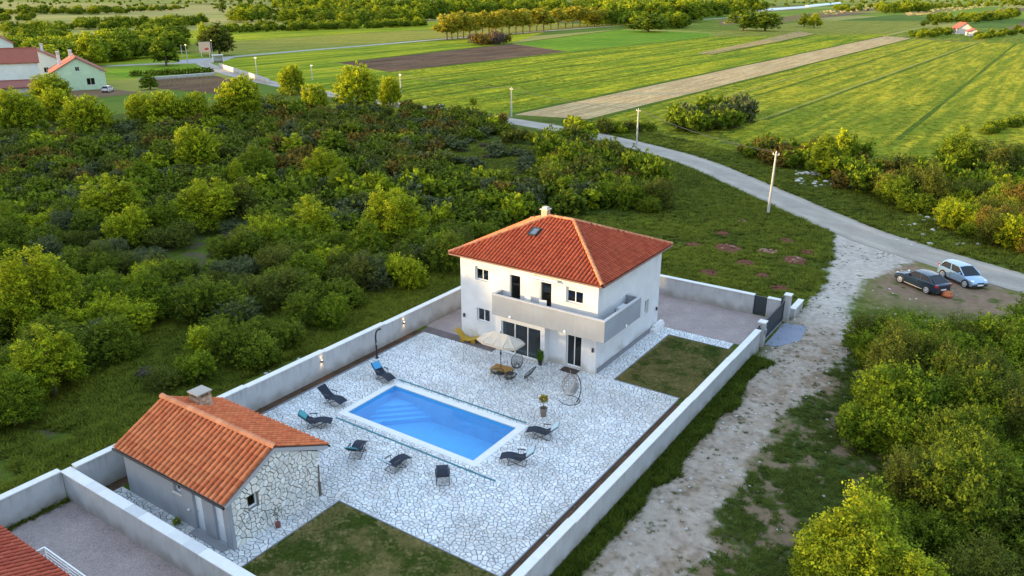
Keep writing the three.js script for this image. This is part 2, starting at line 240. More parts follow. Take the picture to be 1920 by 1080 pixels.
// grassy margins and tracks between the plots
const marginM = matte({ color: rgb(0.085, 0.135, 0.012), bumpMap: rep(roughLand, 9), bumpScale: 0.4 }), pathM = matte({ color: rgb(0.3, 0.28, 0.05), bumpMap: rep(roughLand, 9), bumpScale: 0.3 });
for (const [a, b, w, m, y] of [[[128.5, -87.3], [499, -87.7], 1.3, marginM, 0.03], [[131.5, -71.3], [483, -70.2], 1.5, marginM, 0.032], [[149, -45.3], [458, -37.9], 0.9, pathM, 0.036], [[150, -44.2], [458, -36.9], 1.1, marginM, 0.03], [[128, -103], [500, -104], 0.8, marginM, 0.03], [[131, -118], [460, -117], 0.9, marginM, 0.03], [[134, -131], [440, -134], 0.8, marginM, 0.03], [[150, -147], [432, -150], 1.0, marginM, 0.03], [[182, -166], [430, -162.5], 1.6, marginM, 0.031], [[140, -20], [466, -22], 0.8, marginM, 0.03], [[150, -58], [470, -56], 0.7, marginM, 0.03], [[150, -63], [470, -62], 0.6, pathM, 0.033], [[305, -113.5], [500, -124], 2.2, marginM, 0.034], [[195, -202.6], [318, -216.2], 1.8, marginM, 0.03], [[160, -216], [330, -238], 1.2, marginM, 0.03], [[318, -216], [490, -245.5], 2, marginM, 0.03]]) {
  const dx = b[0] - a[0], dz = b[1] - a[1], L = Math.hypot(dx, dz), P = []; for (let i = 0; i <= 24; i++) P.push([a[0] + dx * i / 24 - dz / L * w * (0.25 + 0.6 * vnoise(i * 0.9, a[1], 4)), a[1] + dz * i / 24 + dx / L * w * (0.25 + 0.6 * vnoise(i * 0.9, a[1], 4))]); for (let i = 24; i >= 0; i--) P.push([a[0] + dx * i / 24 + dz / L * w * (0.25 + 0.6 * vnoise(i * 0.9, a[1] + 5, 6)), a[1] + dz * i / 24 - dx / L * w * (0.25 + 0.6 * vnoise(i * 0.9, a[1] + 5, 6))]);
  ground('field_margin', sheet(P, y), m);
}

// the asphalt road and the lane off it
function ribbon(curve, n, half, y, from = 0, to = 1) {
  const v = [], ix = [], uv = []; let len = 0, pr = null;
  for (let i = 0; i <= n; i++) { const t = from + (to - from) * i / n, p = curve.getPoint(t), d = curve.getTangent(t), h = half * (1 + 0.05 * (vnoise(i * 0.7, 3, 5) - 0.5)); if (pr) len += p.distanceTo(pr); pr = p; for (let k = -2; k <= 2; k++) { v.push(p.x - d.z * h * k / 2, y, p.z + d.x * h * k / 2); uv.push(h * k / 2, len); } }
  for (let i = 0; i < n; i++) for (let k = 0; k < 4; k++) { const a = i * 5 + k; ix.push(a, a + 1, a + 5, a + 1, a + 6, a + 5); }
  const g = new THREE.BufferGeometry(); g.setAttribute('position', new THREE.Float32BufferAttribute(v, 3)); g.setAttribute('uv', new THREE.Float32BufferAttribute(uv, 2)); g.setIndex(ix); g.computeVertexNormals();
  if (g.attributes.normal.getY(0) < 0) { for (let i = 0; i < ix.length; i += 3) { const q = ix[i]; ix[i] = ix[i + 1]; ix[i + 1] = q; } g.setIndex(ix); g.computeVertexNormals(); } return g;
}
const asphaltTex = colorTex(512, 1024, (u, v) => { const n = fbm(u * 4, v * 8, 181, 5, 4, 8), f = fbm(u * 70, v * 140, 187, 2, 70, 140), lane = Math.abs(Math.abs(u - 0.5) - 0.2); const k = (0.74 + 0.4 * n + 0.25 * (f - 0.5)) * (0.93 + 0.14 * sm(0.12, 0.0, lane)); return [0.35 * k, 0.305 * k, 0.25 * k]; });
const roadM = std([1, 1, 1], 0.9, { map: rep(asphaltTex, 5.2, 17), bumpMap: rep(grit, 1), bumpScale: 0.01 });
ground('road', ribbon(roadCurve, 420, 2.5, 0.028), roadM, { uv: false });
{ const c = new THREE.CatmullRomCurve3([[168.2, -239.6], [160, -246], [146, -252], [120, -257], [60, -262]].map(p => new THREE.Vector3(p[0], 0, p[1]))); ground('road', ribbon(c, 60, 2.4, 0.034), roadM, { uv: false }); }
ground('forecourt', sheet([[164, -246], [172, -236], [178, -240], [190, -250], [182, -256], [170, -255]], 0.022), M.concrete);

// ---------- inside the walls: paving, lawns, gravel, soil ----------
const gravelTex = colorTex(512, 512, (u, v) => { const a = fbm(u * 5, v * 5, 201, 4, 5), b = vnoise(u * 110, v * 110, 206, 110); const k = 0.7 + 0.3 * a + 0.45 * (b - 0.5); return [0.4 * k, 0.315 * k, 0.29 * k]; });
const soilTex = colorTex(512, 512, (u, v) => { const a = fbm(u * 8, v * 8, 211, 5, 8), b = vnoise(u * 70, v * 70, 217, 70); const k = 0.55 + 0.6 * a + 0.4 * (b - 0.5); return [0.155 * k, 0.095 * k, 0.06 * k]; });
const lawnTex = colorTex(1024, 1024, (u, v) => { const a = fbm(u * 9, v * 9, 221, 4, 9), b = fbm(u * 60, v * 60, 227, 3, 60), c = mix([0.05, 0.075, 0.012], [0.23, 0.175, 0.07], sm(0.38, 0.62, a * 0.6 + b * 0.4)), k = 0.65 + 0.7 * b; return [c[0] * k, c[1] * k, c[2] * k]; });
const gravelM = std([1, 1, 1], 0.95, { map: rep(gravelTex, 4.1), bumpMap: rep(grit, 1.1), bumpScale: 0.02 }), soilM = matte({ map: rep(soilTex, 2.7), bumpMap: rep(grit, 1.3), bumpScale: 0.06 }), lawnM = matte({ map: rep(lawnTex, 7.3), bumpMap: rep(grit, 1.7), bumpScale: 0.05 });
ground('driveway', [sheet(rect(48.45, 54.3, -33.8, -13.2), 0.012), sheet(rect(39.1, 48.4, -33.8, -30.6), 0.012)], gravelM);
ground('courtyard', sheet(rect(2, 14.1, -34.3, -10), 0.012), gravelM);
ground('soil_bed', [sheet(rect(14.4, 38.1, -34.3, -33.22), 0.014), sheet(rect(14.4, 16, -33.22, -32.3), 0.014), sheet(rect(21.05, 38.5, -14.72, -13.35), 0.014)], soilM);
ground('rubble_strip', sheet(rect(38.25, 39.1, -33.5, -27.45), 0.016), std([0.6, 0.6, 0.62], 0.95, { map: rep(gravelTex, 2.3), bumpMap: rep(grit, 0.9), bumpScale: 0.06 }));
ground('lawn', sheet(rect(10, 21.0, -23.8, -13.3), 0.016), lawnM); ground('lawn', sheet(rect(39.2, 47.3, -18.95, -13.3), 0.016), lawnM);
ground('ramp', sheet([[49.4, -13.0], [53.9, -13.0], [54.2, -11.5], [51.5, -11.2], [49.6, -12.2]], 0.02), std([0.23, 0.25, 0.31], 0.85, { map: rep(stain, 2.2) }));

// irregular stones: cells round jittered points, cut back by the joint, by the bounds and by what stands in the way
function stones(seed, X0, X1, Y0, Y1, size, joint, bounds, blocks, thick, bevel) {
  const r = rng(seed), nx = Math.ceil((X1 - X0) / size), ny = Math.ceil((Y1 - Y0) / size), P = [];
  for (let j = 0; j < ny; j++) { P.push([]); for (let i = 0; i < nx; i++) { const drop = r() < 0.2, c = [X0 + (i + 0.5 + (r() - 0.5) * 0.95) * size, Y0 + (j + 0.5 + (r() - 0.5) * 0.95) * size]; P[j].push(drop || !bounds.every(([a, b, d]) => c[0] * a + c[1] * b < d) || blocks.some(q => c[0] > q[0] && c[0] < q[1] && c[1] > q[2] && c[1] < q[3]) ? null : c); } }
  const cut = (poly, nxv, nyv, d) => { const o = []; for (let i = 0; i < poly.length; i++) { const a = poly[i], b = poly[(i + 1) % poly.length], da = a[0] * nxv + a[1] * nyv - d, db = b[0] * nxv + b[1] * nyv - d; if (da <= 0) o.push(a); if ((da < 0 && db > 0) || (da > 0 && db < 0)) { const t = da / (da - db); o.push([a[0] + (b[0] - a[0]) * t, a[1] + (b[1] - a[1]) * t]); } } return o; };
  const out = [];
  for (let j = 0; j < ny; j++) for (let i = 0; i < nx; i++) {
    const c = P[j][i]; if (!c) continue;
    let poly = [[c[0] - 2 * size, c[1] - 2 * size], [c[0] + 2 * size, c[1] - 2 * size], [c[0] + 2 * size, c[1] + 2 * size], [c[0] - 2 * size, c[1] + 2 * size]];
    for (let v = -3; v <= 3; v++) for (let u = -3; u <= 3; u++) { const q = P[j + v] && P[j + v][i + u]; if (!q || q === c) continue; const dx = q[0] - c[0], dy = q[1] - c[1], L = Math.hypot(dx, dy); if (L < 0.01) continue; const jt = joint * (0.6 + 0.8 * hash(i + u + i, j + v + j, 77)); poly = cut(poly, dx / L, dy / L, (dx * (c[0] + q[0]) + dy * (c[1] + q[1])) / 2 / L - jt / 2); }
    for (const [a, b, d] of bounds) poly = cut(poly, a, b, d);
    for (const q of blocks) { const m = [[1, 0, q[0], q[0] - c[0]], [-1, 0, -q[1], c[0] - q[1]], [0, 1, q[2], q[2] - c[1]], [0, -1, -q[3], c[1] - q[3]]].sort((s, t) => t[3] - s[3])[0]; if (m[3] < 3 * size) poly = cut(poly, m[0], m[1], m[2]); }
    const cl = poly.filter((p, k) => { const n = poly[(k + 1) % poly.length]; return Math.hypot(p[0] - n[0], p[1] - n[1]) > 0.012; });
    let A = 0; for (let k = 0; k < cl.length; k++) { const n = cl[(k + 1) % cl.length]; A += cl[k][0] * n[1] - n[0] * cl[k][1]; } if (cl.length < 3 || Math.abs(A) < 0.006) continue;
    const tone = r(), dh = (r() - 0.5) * 0.008; out.push({ c, poly: cl, area: Math.abs(A) / 2, tone, h: thick + dh });
  }
  for (const s of out) { // a slab with a worn edge: sides, a chamfer, a top; its height is along z here
    const n = s.poly.length, v = [], sh = s.poly.map(p => { const dx = s.c[0] - p[0], dy = s.c[1] - p[1], L = Math.hypot(dx, dy) || 1; return [p[0] + dx / L * bevel, p[1] + dy / L * bevel]; });
    let orient = 0; for (let k = 0; k < n; k++) { const q = s.poly[(k + 1) % n]; orient += s.poly[k][0] * q[1] - q[0] * s.poly[k][1]; }
    const tri = (a, b, c) => orient > 0 ? v.push(...a, ...b, ...c) : v.push(...a, ...c, ...b);
    for (let k = 0; k < n; k++) { const q = (k + 1) % n, a = s.poly[k], b = s.poly[q], e = sh[k], f = sh[q], h0 = s.h - bevel * 0.7; tri([...a, 0], [...b, 0], [...b, h0]); tri([...a, 0], [...b, h0], [...a, h0]); tri([...a, h0], [...b, h0], [...f, s.h]); tri([...a, h0], [...f, s.h], [...e, s.h]); if (k > 0 && k < n - 1) tri([...sh[0], s.h], [...e, s.h], [...f, s.h]); }
    const g = new THREE.BufferGeometry(); g.setAttribute('position', new THREE.Float32BufferAttribute(v, 3)); g.computeVertexNormals(); g.setAttribute('uv', new THREE.Float32BufferAttribute(new Float32Array(v.length / 3 * 2), 2)); s.g = g;
  }
  return out;
}
const stoneTone = (t, base) => { const k = 0.78 + 0.3 * t, w = ((t * 7.3) % 1 - 0.5) * 0.07; return [base[0] * k * (1 + w), base[1] * k, base[2] * k * (1 - w)]; };
const stoneM = std([1, 1, 1], 0.75, { vertexColors: true, map: rep(stain, 1.9), bumpMap: rep(grit, 0.8), bumpScale: 0.004 });
{
  const T = structure('terrace');
  const O = [26.78, 31.52, -29.85, -20.28];
  part('mortar_bed', [sheet(rect(21.05, 38.22, -33.18, -14.76), 0.014, [rect(...O)]), sheet(rect(38.22, 39.06, -27.4, -19.0), 0.014), sheet(rect(39.06, 48.42, -20.3, -19.0), 0.014), sheet(rect(47.35, 48.42, -18.98, -14.7), 0.014), sheet(rect(14.7, 21.03, -24.98, -23.85), 0.014), sheet(rect(14.7, 16.06, -33.0, -25.0), 0.014)], std([0.13, 0.125, 0.125], 0.95, { map: rep(stain, 2) }), T);
  const blocks = [O, [39.1, 48.15, -32, -20.28], [38.57, 39.3, -27.4, -23.6], [39.12, 47.38, -18.98, -13], [16.05, 21.04, -34, -24.95], [9, 21.05, -23.85, -13], [38.2, 60, -40, -27.4]];
  const S = stones(11, 14.5, 48.6, -33.3, -14.6, 0.195, 0.03, [[-1, 0, -14.75], [1, 0, 48.4], [0, -1, 33.15], [0, 1, -14.78]], blocks, 0.02, 0.008)
    .filter(s => s.c[0] < 38.2 || s.c[1] > -27.4).map(s => { const [, , k] = px(s.c[0], 0, s.c[1]); s.size = s.area / k ** 3; const p = px(s.c[0], 0, s.c[1]); s.seen = p[0] > 0 && p[0] < 1920 && p[1] < 1080; return s; }).sort((a, b) => (b.seen - a.seen) || (b.size - a.size));
  const rest = [];
  S.forEach((s, i) => { const g = s.g.rotateX(-Math.PI / 2); const q = g.attributes.position; for (let k = 0; k < q.count; k++) q.setZ(k, -q.getZ(k)); const f = flip(g).translate(0, 0.012, 0); paint(f, stoneTone(s.tone, mix([0.63, 0.62, 0.6], [0.74, 0.745, 0.745], sm(0.35, 0.6, fbm(s.c[0] * 0.35, s.c[1] * 0.35, 910, 4))))); if (i < 300) part(numbered('paving_stone'), f, stoneM, T); else rest.push(f); });
  part('paving', rest, stoneM, T, { kind: 'stuff' });
  // kerb strips round the lawns
  part('edging', [box(21.0, 21.05, 0, 0.05, -23.85, -14.7), box(14.6, 21.0, 0, 0.05, -23.85, -23.8), box(39.12, 39.18, 0, 0.05, -18.98, -14.7), box(39.18, 47.3, 0, 0.05, -19.0, -18.95), box(47.3, 47.35, 0, 0.05, -18.95, -14.7), box(21.05, 38.2, 0, 0.06, -33.26, -33.18), box(21.05, 38.9, 0, 0.06, -14.76, -14.7)], M.plinth, T);
}
// ---------- pool ----------
{
  const [x0, x1, z0, z1] = POOL, t = thing('swimming_pool', 'rectangular blue swimming pool with a white edge sunk into the stone terrace', 'swimming pool', [(x0 + x1) / 2, 0, (z0 + z1) / 2]);
  const liner = std([0.09, 0.42, 0.74], 0.6, { map: rep(stain, 3) });
  part('basin', [box(x0 - 0.15, x1 + 0.15, -1.65, -1.5, z0 - 0.15, z1 + 0.15), box(x0 - 0.15, x0, -1.5, -0.01, z0, z1), box(x1, x1 + 0.15, -1.5, -0.01, z0, z1), box(x0, x1, -1.5, -0.01, z0 - 0.15, z0), box(x0, x1, -1.5, -0.01, z1, z1 + 0.15)], liner, t);
  for (let k = 0; k < 4; k++) { const s = 1.0 + 0.42 * k, y1 = -0.75 - 0.16 * k, y0 = k === 3 ? -1.5 : y1 - 0.16; const sh = new THREE.Shape([[x1, -z0], [x1 - s - 0.5, -z0], [x1, -z0 - s - 0.5]].map(p => new THREE.Vector2(...p))); part('step', new THREE.ExtrudeGeometry(sh, { depth: y1 - y0, bevelEnabled: false }).rotateX(-Math.PI / 2).translate(0, y0, 0), std([0.1, 0.45, 0.77], 0.6), t); }
  part('bench', box(x0 + 0.02, x1 - 1.6, -1.5, -1.2, z0 + 0.01, z0 + 0.75), std([0.1, 0.45, 0.77], 0.6), t);
  const ripple = grayTex(256, 256, (u, v) => fbm(u * 5, v * 5, 301, 4, 5));
  part('water', sheet(rect(x0, x1, z0, z1), -0.1), phys([0.8, 0.95, 1], 0.03, { transmission: 1, thickness: 0, ior: 1.33, bumpMap: rep(ripple, 2.2), bumpScale: 0.012 }), t);
  const cm = std([0.72, 0.71, 0.69], 0.6, { map: rep(stain, 1.3) }), c = [26.78, 31.52, -29.85, -20.28];
  for (const [a, b, d, e, n] of [[c[0], x0, c[2], c[3], 12], [x1, c[1], c[2], c[3], 12], [x0, x1, c[2], z0, 5], [x0, x1, z1, c[3], 5]]) for (let i = 0; i < n; i++) { const lx = b - a > 2, s = lx ? (b - a) / n : (e - d) / n; part('coping_slab', lx ? box(a + i * s + 0.003, a + (i + 1) * s - 0.003, -0.03, 0.045, d, e) : box(a, b, -0.03, 0.045, d + i * s + 0.003, d + (i + 1) * s - 0.003), cm, t); }
}
const teal = std([0.025, 0.16, 0.19], 0.5);
for (const [x, z0, z1, l] of [[26.36, -29.55, -18.75, 'long teal drain channel in the paving on the small house side of the pool'], [31.78, -29.75, -20.5, 'long teal drain channel in the paving on the big house side of the pool']]) {
  const t = thing('drain_channel', l, 'drain', [x, 0, (z0 + z1) / 2], 'drain channels along the pool');
  part('channel', [box(x - 0.055, x - 0.04, 0.01, 0.05, z0, z1), box(x + 0.04, x + 0.055, 0.01, 0.05, z0, z1)], teal, t); const n = 11; for (let i = 0; i < n; i++) part('grate', box(x - 0.038, x + 0.038, 0.01, 0.044, z0 + (z1 - z0) * i / n + 0.01, z0 + (z1 - z0) * (i + 1) / n - 0.01), teal, t);
}
// ---------- roofs laid tile by tile ----------
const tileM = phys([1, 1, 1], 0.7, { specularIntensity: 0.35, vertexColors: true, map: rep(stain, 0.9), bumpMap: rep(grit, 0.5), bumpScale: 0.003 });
function tileGeo(w, l, color, clampU) {                               // local axes: x across, y up the slope, z out of it
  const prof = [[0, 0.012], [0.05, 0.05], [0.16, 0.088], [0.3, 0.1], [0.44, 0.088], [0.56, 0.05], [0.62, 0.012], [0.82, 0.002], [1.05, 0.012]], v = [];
  const P = (k, y, dz) => { let x = prof[k][0] * w; if (clampU) x = Math.min(Math.max(x, clampU[0](y)), clampU[1](y)); return [x, y, prof[k][1] + dz]; };
  for (let k = 0; k < prof.length - 1; k++) {
    const a = P(k, -0.03, 0.03), b = P(k + 1, -0.03, 0.03), c = P(k + 1, l, 0.004), d = P(k, l, 0.004), a0 = P(k, -0.03, 0.008), b0 = P(k + 1, -0.03, 0.008);
    v.push(...a, ...b, ...c, ...a, ...c, ...d, ...a0, ...b0, ...b, ...a0, ...b, ...a);
  }
  const g = new THREE.BufferGeometry(); g.setAttribute('position', new THREE.Float32BufferAttribute(v, 3)); g.computeVertexNormals();
  const uv = new Float32Array(v.length / 3 * 2); for (let i = 0; i < uv.length / 2; i++) { uv[i * 2] = v[i * 3]; uv[i * 2 + 1] = v[i * 3 + 1]; } g.setAttribute('uv', new THREE.BufferAttribute(uv, 2)); paint(g, color); const C = g.attributes.color; for (let i = 0; i < C.count; i++) { const k = 0.42 + 0.72 * sm(0.02, 0.09, v[i * 3 + 2]); C.setXYZ(i, C.getX(i) * k, C.getY(i) * k, C.getZ(i) * k); } return g;  // troughs darkened and humps brightened in vertex colour to imitate light on ribs
}
const tileTone = (t, base) => { const k = 0.87 + 0.24 * t, j = (t * 13.7) % 1; return [base[0] * k, base[1] * k * (0.92 + 0.2 * j), base[2] * k * (0.9 + 0.25 * j)]; };
// one slope: lower corners A, B and upper corners C (over A), D (over B), left to right as seen from outside
function slope(roof, A, B, C, D, w, l, base, seed, singles) {
  const a = new THREE.Vector3(...B).sub(new THREE.Vector3(...A)), W = a.length(); a.normalize();
  const c = new THREE.Vector3(...C).sub(new THREE.Vector3(...A)), d = new THREE.Vector3(...D).sub(new THREE.Vector3(...A)), cu = c.dot(a), du = d.dot(a), s = c.clone().addScaledVector(a, -cu), L = s.length(); s.normalize();
  const N = a.clone().cross(s), n = Math.round(W / w), m = Math.round(L / l); w = W / n; l = L / m;
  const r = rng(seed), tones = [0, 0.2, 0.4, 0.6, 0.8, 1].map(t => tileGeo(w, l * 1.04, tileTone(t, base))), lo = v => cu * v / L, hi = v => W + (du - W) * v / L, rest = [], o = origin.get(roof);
  const X = new THREE.Matrix4().makeBasis(a, s, N); let used = 0;
  for (let j = 0; j < m; j++) for (let i = 0; i < n; i++) {
    const u0 = i * w, v0 = j * l, mid = v0 + l / 2; if (u0 + w < lo(v0) + 0.03 || u0 > hi(v0) - 0.03) continue;
    const clip = u0 < lo(v0 + l) || u0 + w * 1.05 > hi(v0 + l) + 0.005, k = Math.floor(r() * 5.99);
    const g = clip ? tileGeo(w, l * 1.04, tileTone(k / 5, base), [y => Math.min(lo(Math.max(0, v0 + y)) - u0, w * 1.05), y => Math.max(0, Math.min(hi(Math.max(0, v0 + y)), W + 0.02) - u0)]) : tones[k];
    const p = new THREE.Vector3(...A).addScaledVector(a, u0).addScaledVector(s, v0 + (r() - 0.5) * 0.012).addScaledVector(N, 0.012 + r() * 0.006);
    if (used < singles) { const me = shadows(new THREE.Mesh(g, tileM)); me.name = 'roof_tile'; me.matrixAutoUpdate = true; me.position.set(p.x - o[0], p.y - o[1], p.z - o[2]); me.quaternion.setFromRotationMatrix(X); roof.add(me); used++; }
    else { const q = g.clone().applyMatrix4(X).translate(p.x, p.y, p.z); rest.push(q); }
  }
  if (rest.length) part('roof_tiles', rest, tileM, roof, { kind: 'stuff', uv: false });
  return used;
}
function capTiles(roof, A, B, base, seed, r0 = 0.13, len = 0.38) {       // half-round tiles along a ridge or hip
  const a = new THREE.Vector3(...A), d = new THREE.Vector3(...B).sub(a), L = d.length(), n = Math.round(L / len), r = rng(seed); d.normalize(); const q = new THREE.Quaternion().setFromUnitVectors(new THREE.Vector3(0, 0, 1), d);
  const up = new THREE.Vector3(0, 1, 0), x = up.clone().cross(d).normalize(), y = d.clone().cross(x), X = new THREE.Matrix4().makeBasis(x, y, d), o = origin.get(roof);
  const tones = [0, 0.3, 0.6, 1].map(t => { const g = new THREE.CylinderGeometry(r0 * 1.04, r0 * 0.88, L / n * 1.12, 9, 1, true, -Math.PI / 2, Math.PI); g.rotateX(-Math.PI / 2); const rim = new THREE.TorusGeometry(r0 * 0.99, 0.016, 4, 9, Math.PI).translate(0, 0, -L / n * 0.55); return paint(merged([g, rim]), tileTone(t, base)); });
  for (let i = 0; i < n; i++) { const me = shadows(new THREE.Mesh(tones[Math.floor(r() * 3.99)], tileM)); me.name = 'ridge_tile'; const p = a.clone().addScaledVector(d, (i + 0.5) * L / n); me.position.set(p.x - o[0], p.y - o[1] + 0.0, p.z - o[2]); me.quaternion.setFromRotationMatrix(X); roof.add(me); }
}
// a window or glazed door set back in an opening of a wall that stands across x (or z): frame > panes, sill
function glazed(root, name, axis, at0, depth, a0, a1, y0, y1, n, o = {}) {
  const B = (u0, u1, v0, v1, d0, d1) => axis === 'x' ? box(at0 + d0, at0 + d1, v0, v1, u0, u1) : box(u0, u1, v0, v1, at0 + d0, at0 + d1);
  const f = 0.055, s = Math.sign(depth), e = depth, fr = [B(a0, a1, y0, y0 + f, e, e + s * 0.07), B(a0, a1, y1 - f, y1, e, e + s * 0.07)]; const w = (a1 - a0 - f) / n;
  for (let i = 0; i <= n; i++) fr.push(B(a0 + i * w, a0 + i * w + f, y0 + f, y1 - f, e, e + s * 0.07));
  const win = part(name, fr, M.white, root);
  for (let i = 0; i < n; i++) part('pane', B(a0 + i * w + f, a0 + (i + 1) * w, y0 + f, y1 - f, e + s * 0.03, e + s * 0.045), M.glass, win);
  if (o.sill) part('sill', B(a0 - 0.06, a1 + 0.06, y0 - 0.05, y0 - 0.002, -s * 0.05, e + s * 0.07), M.coping, win);
  if (o.shutter) part('shutter', B(a0, a1, y1 - o.shutter, y1 - 0.002, e - s * 0.05, e - s * 0.004), M.offwhite, win);
  if (o.curtain) part('curtain', B(a0 + f, a1 - f, y0 + f, y1, e + s * 0.25, e + s * 0.26), M.curtain, win);
  return win;
}
// ---------- the two-storey house ----------
{
  const H = thing('villa', 'white two storey house with hipped red tile roof and grey balcony beside the pool terrace', 'house', [43.6, 0, -25.4]);
  const x0 = 39.1, x1 = 48.15, z0 = -30.55, z1 = -20.25, yT = 5.86;
  const front = [[-29.35, -28.28, 4.42, 5.36], [-29.25, -28.2, 1.52, 2.44], [-26.66, -25.8, 3.06, 5.3], [-24.36, -23.5, 3.06, 5.36], [-22.46, -21.28, 4.36, 5.36], [-22.36, -21.28, 0.12, 2.22], [-27.1, -23.9, 0.12, 2.3]];
  const side = [[45.92, 46.5, 1.62, 2.66]];
  part('wall', [wall([[z0, 0], [z1, 0], [z1, yT], [z0, yT]], front, 'x', x0, x0 + 0.3), wall([[x0 + 0.3, 0], [x1 - 0.3, 0], [x1 - 0.3, yT], [x0 + 0.3, yT]], side, 'z', z1 - 0.3, z1), box(x0 + 0.3, x1 - 0.3, 0, yT, z0, z0 + 0.3), box(x1 - 0.3, x1, 0, yT, z0, z1)], M.plaster, H);
  part('floor', [box(x0 + 0.3, x1 - 0.3, 0.02, 0.1, z0 + 0.3, z1 - 0.3), box(x0 + 0.3, x1 - 0.3, 2.7, 2.95, z0 + 0.3, z1 - 0.3), box(x0 + 0.3, x1 - 0.3, 5.6, 5.75, z0 + 0.3, z1 - 0.3)], M.interior, H);
  part('partition', [box(43.4, 43.5, 0.1, 2.7, z0 + 0.3, z1 - 0.3), box(42.4, 42.5, 2.95, 5.6, z0 + 0.3, z1 - 0.3), box(39.4, 42.4, 2.95, 5.6, -25.2, -25.1), box(39.4, 43.4, 0.1, 2.7, -23.2, -23.1), box(39.4, 42.4, 2.95, 5.6, -27.6, -27.5), box(39.4, 42.4, 2.95, 5.6, -22.9, -22.8)], M.room, H);
  // living-room bay under the balcony
  part('bay', [wall([[-27.35, 0], [-23.6, 0], [-23.6, 2.74], [-27.35, 2.74]], [[-26.9, -23.92, 0.1, 2.26]], 'x', 38.57, 38.77), box(38.77, x0, 0, 2.74, -27.35, -27.15), box(38.77, x0, 0, 2.74, -23.8, -23.6), box(38.5, 38.6, 0.02, 0.098, -26.9, -23.9)], M.plaster, H);
  glazed(H, 'sliding_door', 'x', 38.57, 0.1, -26.9, -23.92, 0.102, 2.26, 3, { shutter: 0.02 });
  part('sofa', [box(41.2, 42.1, 0.1, 0.5, -25.4, -24.0), box(42.1, 42.3, 0.1, 0.85, -25.4, -24.0)], std([0.3, 0.1, 0.05], 0.9), H);
  glazed(H, 'window', 'x', x0, 0.16, ...front[0], 2, { sill: 1, shutter: 0.2 }); glazed(H, 'window', 'x', x0, 0.16, ...front[1], 2, { sill: 1 }); glazed(H, 'window', 'x', x0, 0.16, ...front[4], 2, { sill: 1, shutter: 0.24 });
  glazed(H, 'balcony_door', 'x', x0, 0.16, ...front[2], 1); glazed(H, 'balcony_door', 'x', x0, 0.16, ...front[3], 1); glazed(H, 'terrace_door', 'x', x0, 0.14, ...front[5], 2); glazed(H, 'window', 'z', z1, -0.16, ...side[0], 1, { sill: 1 });
  part('reveal_trim', box(39.12, 39.25, 3.06, 5.3, -26.655, -26.6), M.white, H); part('reveal_trim', box(39.12, 39.25, 3.06, 5.36, -24.355, -24.3), M.white, H);
  part('plinth', [box(39.3, x1 - 0.6, 0, 0.34, z1, z1 + 0.06)], M.plinth, H);
  part('doorstep', [box(46.9, 48.6, 0, 0.3, z1 + 0.061, z1 + 0.4), box(47.2, 48.6, 0.301, 0.45, z1 + 0.061, z1 + 0.3)], M.coping, H);
  // balcony round the corner
  const bm = M.greyPlaster, y0 = 2.75, y1 = 4.1;
  const bal = part('balcony', [box(38.1, 38.24, y0, y1, -27.3, -19.24), box(38.24, 39.1, y0, y1, -27.3, -27.16), box(38.24, 43.0, y0, y1, -19.38, -19.24), box(42.86, 43.0, y0, y1, -20.25, -19.38)], bm, H);
  part('floor', [box(38.24, 39.098, y0, 2.98, -27.16, -19.38), box(39.098, 42.86, y0, 2.98, -20.248, -19.38)], M.concrete, bal);
  part('coping_slab', [box(38.07, 38.27, y1 + 0.002, y1 + 0.05, -27.33, -19.21), box(38.27, 39.098, y1 + 0.002, y1 + 0.05, -27.33, -27.13), box(38.27, 43.03, y1 + 0.002, y1 + 0.05, -19.41, -19.21), box(42.83, 43.03, y1 + 0.002, y1 + 0.05, -20.248, -19.41)], std([0.5, 0.49, 0.49], 0.8), bal);
  for (const [x, y, z] of [[38.08, 2.86, -25.9], [38.08, 2.86, -21.9], [41.0, 2.86, -19.22]]) part('round_lamp', new THREE.SphereGeometry(0.1, 12, 8).scale(z > -20 ? 1 : 0.5, 1, z > -20 ? 0.5 : 1).translate(x, y, z), M.white, H);
  for (const [a, b, c, d, e, f] of [[38.98, 39.09, 1.55, 1.78, -30.33, -30.22], [38.98, 39.09, 1.5, 1.74, -20.5, -20.4], [47.75, 47.85, 1.4, 1.62, -20.24, -20.14]]) part('outdoor_lamp', [box(a, b, c, d, e, f), box(a + 0.02, b - 0.02, d, d + 0.03, e + 0.02, f - 0.02)], M.dark, H);
  part('awning', [box(38.9, 39.09, 5.52, 5.64, -24.75, -23.0), box(38.6, 38.92, 5.5, 5.53, -24.7, -23.05)], M.white, H);
  // roof
  const eY = 5.98, cx = 43.8, eA = [38.78, eY, -31.22], eB = [38.78, eY, -19.86], eC = [48.8, eY, -19.86], eD = [48.8, eY, -31.22], tA = [cx, 8.02, -26.5], tB = [cx, 8.02, -24.75];
  const R = new THREE.BufferGeometry(); { const dn = p => [p[0], p[1] - 0.08, p[2]], q = [dn(eA), dn(eB), dn(eC), dn(eD), dn(tA), dn(tB)], T = (...i) => i.flatMap(k => q[k]); R.setAttribute('position', new THREE.Float32BufferAttribute([...T(0, 1, 5), ...T(0, 5, 4), ...T(1, 2, 5), ...T(2, 3, 4), ...T(2, 4, 5), ...T(3, 0, 4), ...T(0, 2, 1), ...T(0, 3, 2)], 3)); R.computeVertexNormals(); R.setAttribute('uv', new THREE.Float32BufferAttribute(new Float32Array(48), 2)); }
  const roof = part('roof', R, std([0.3, 0.1, 0.06], 0.9), H);
  const tb = [0.43, 0.085, 0.032];
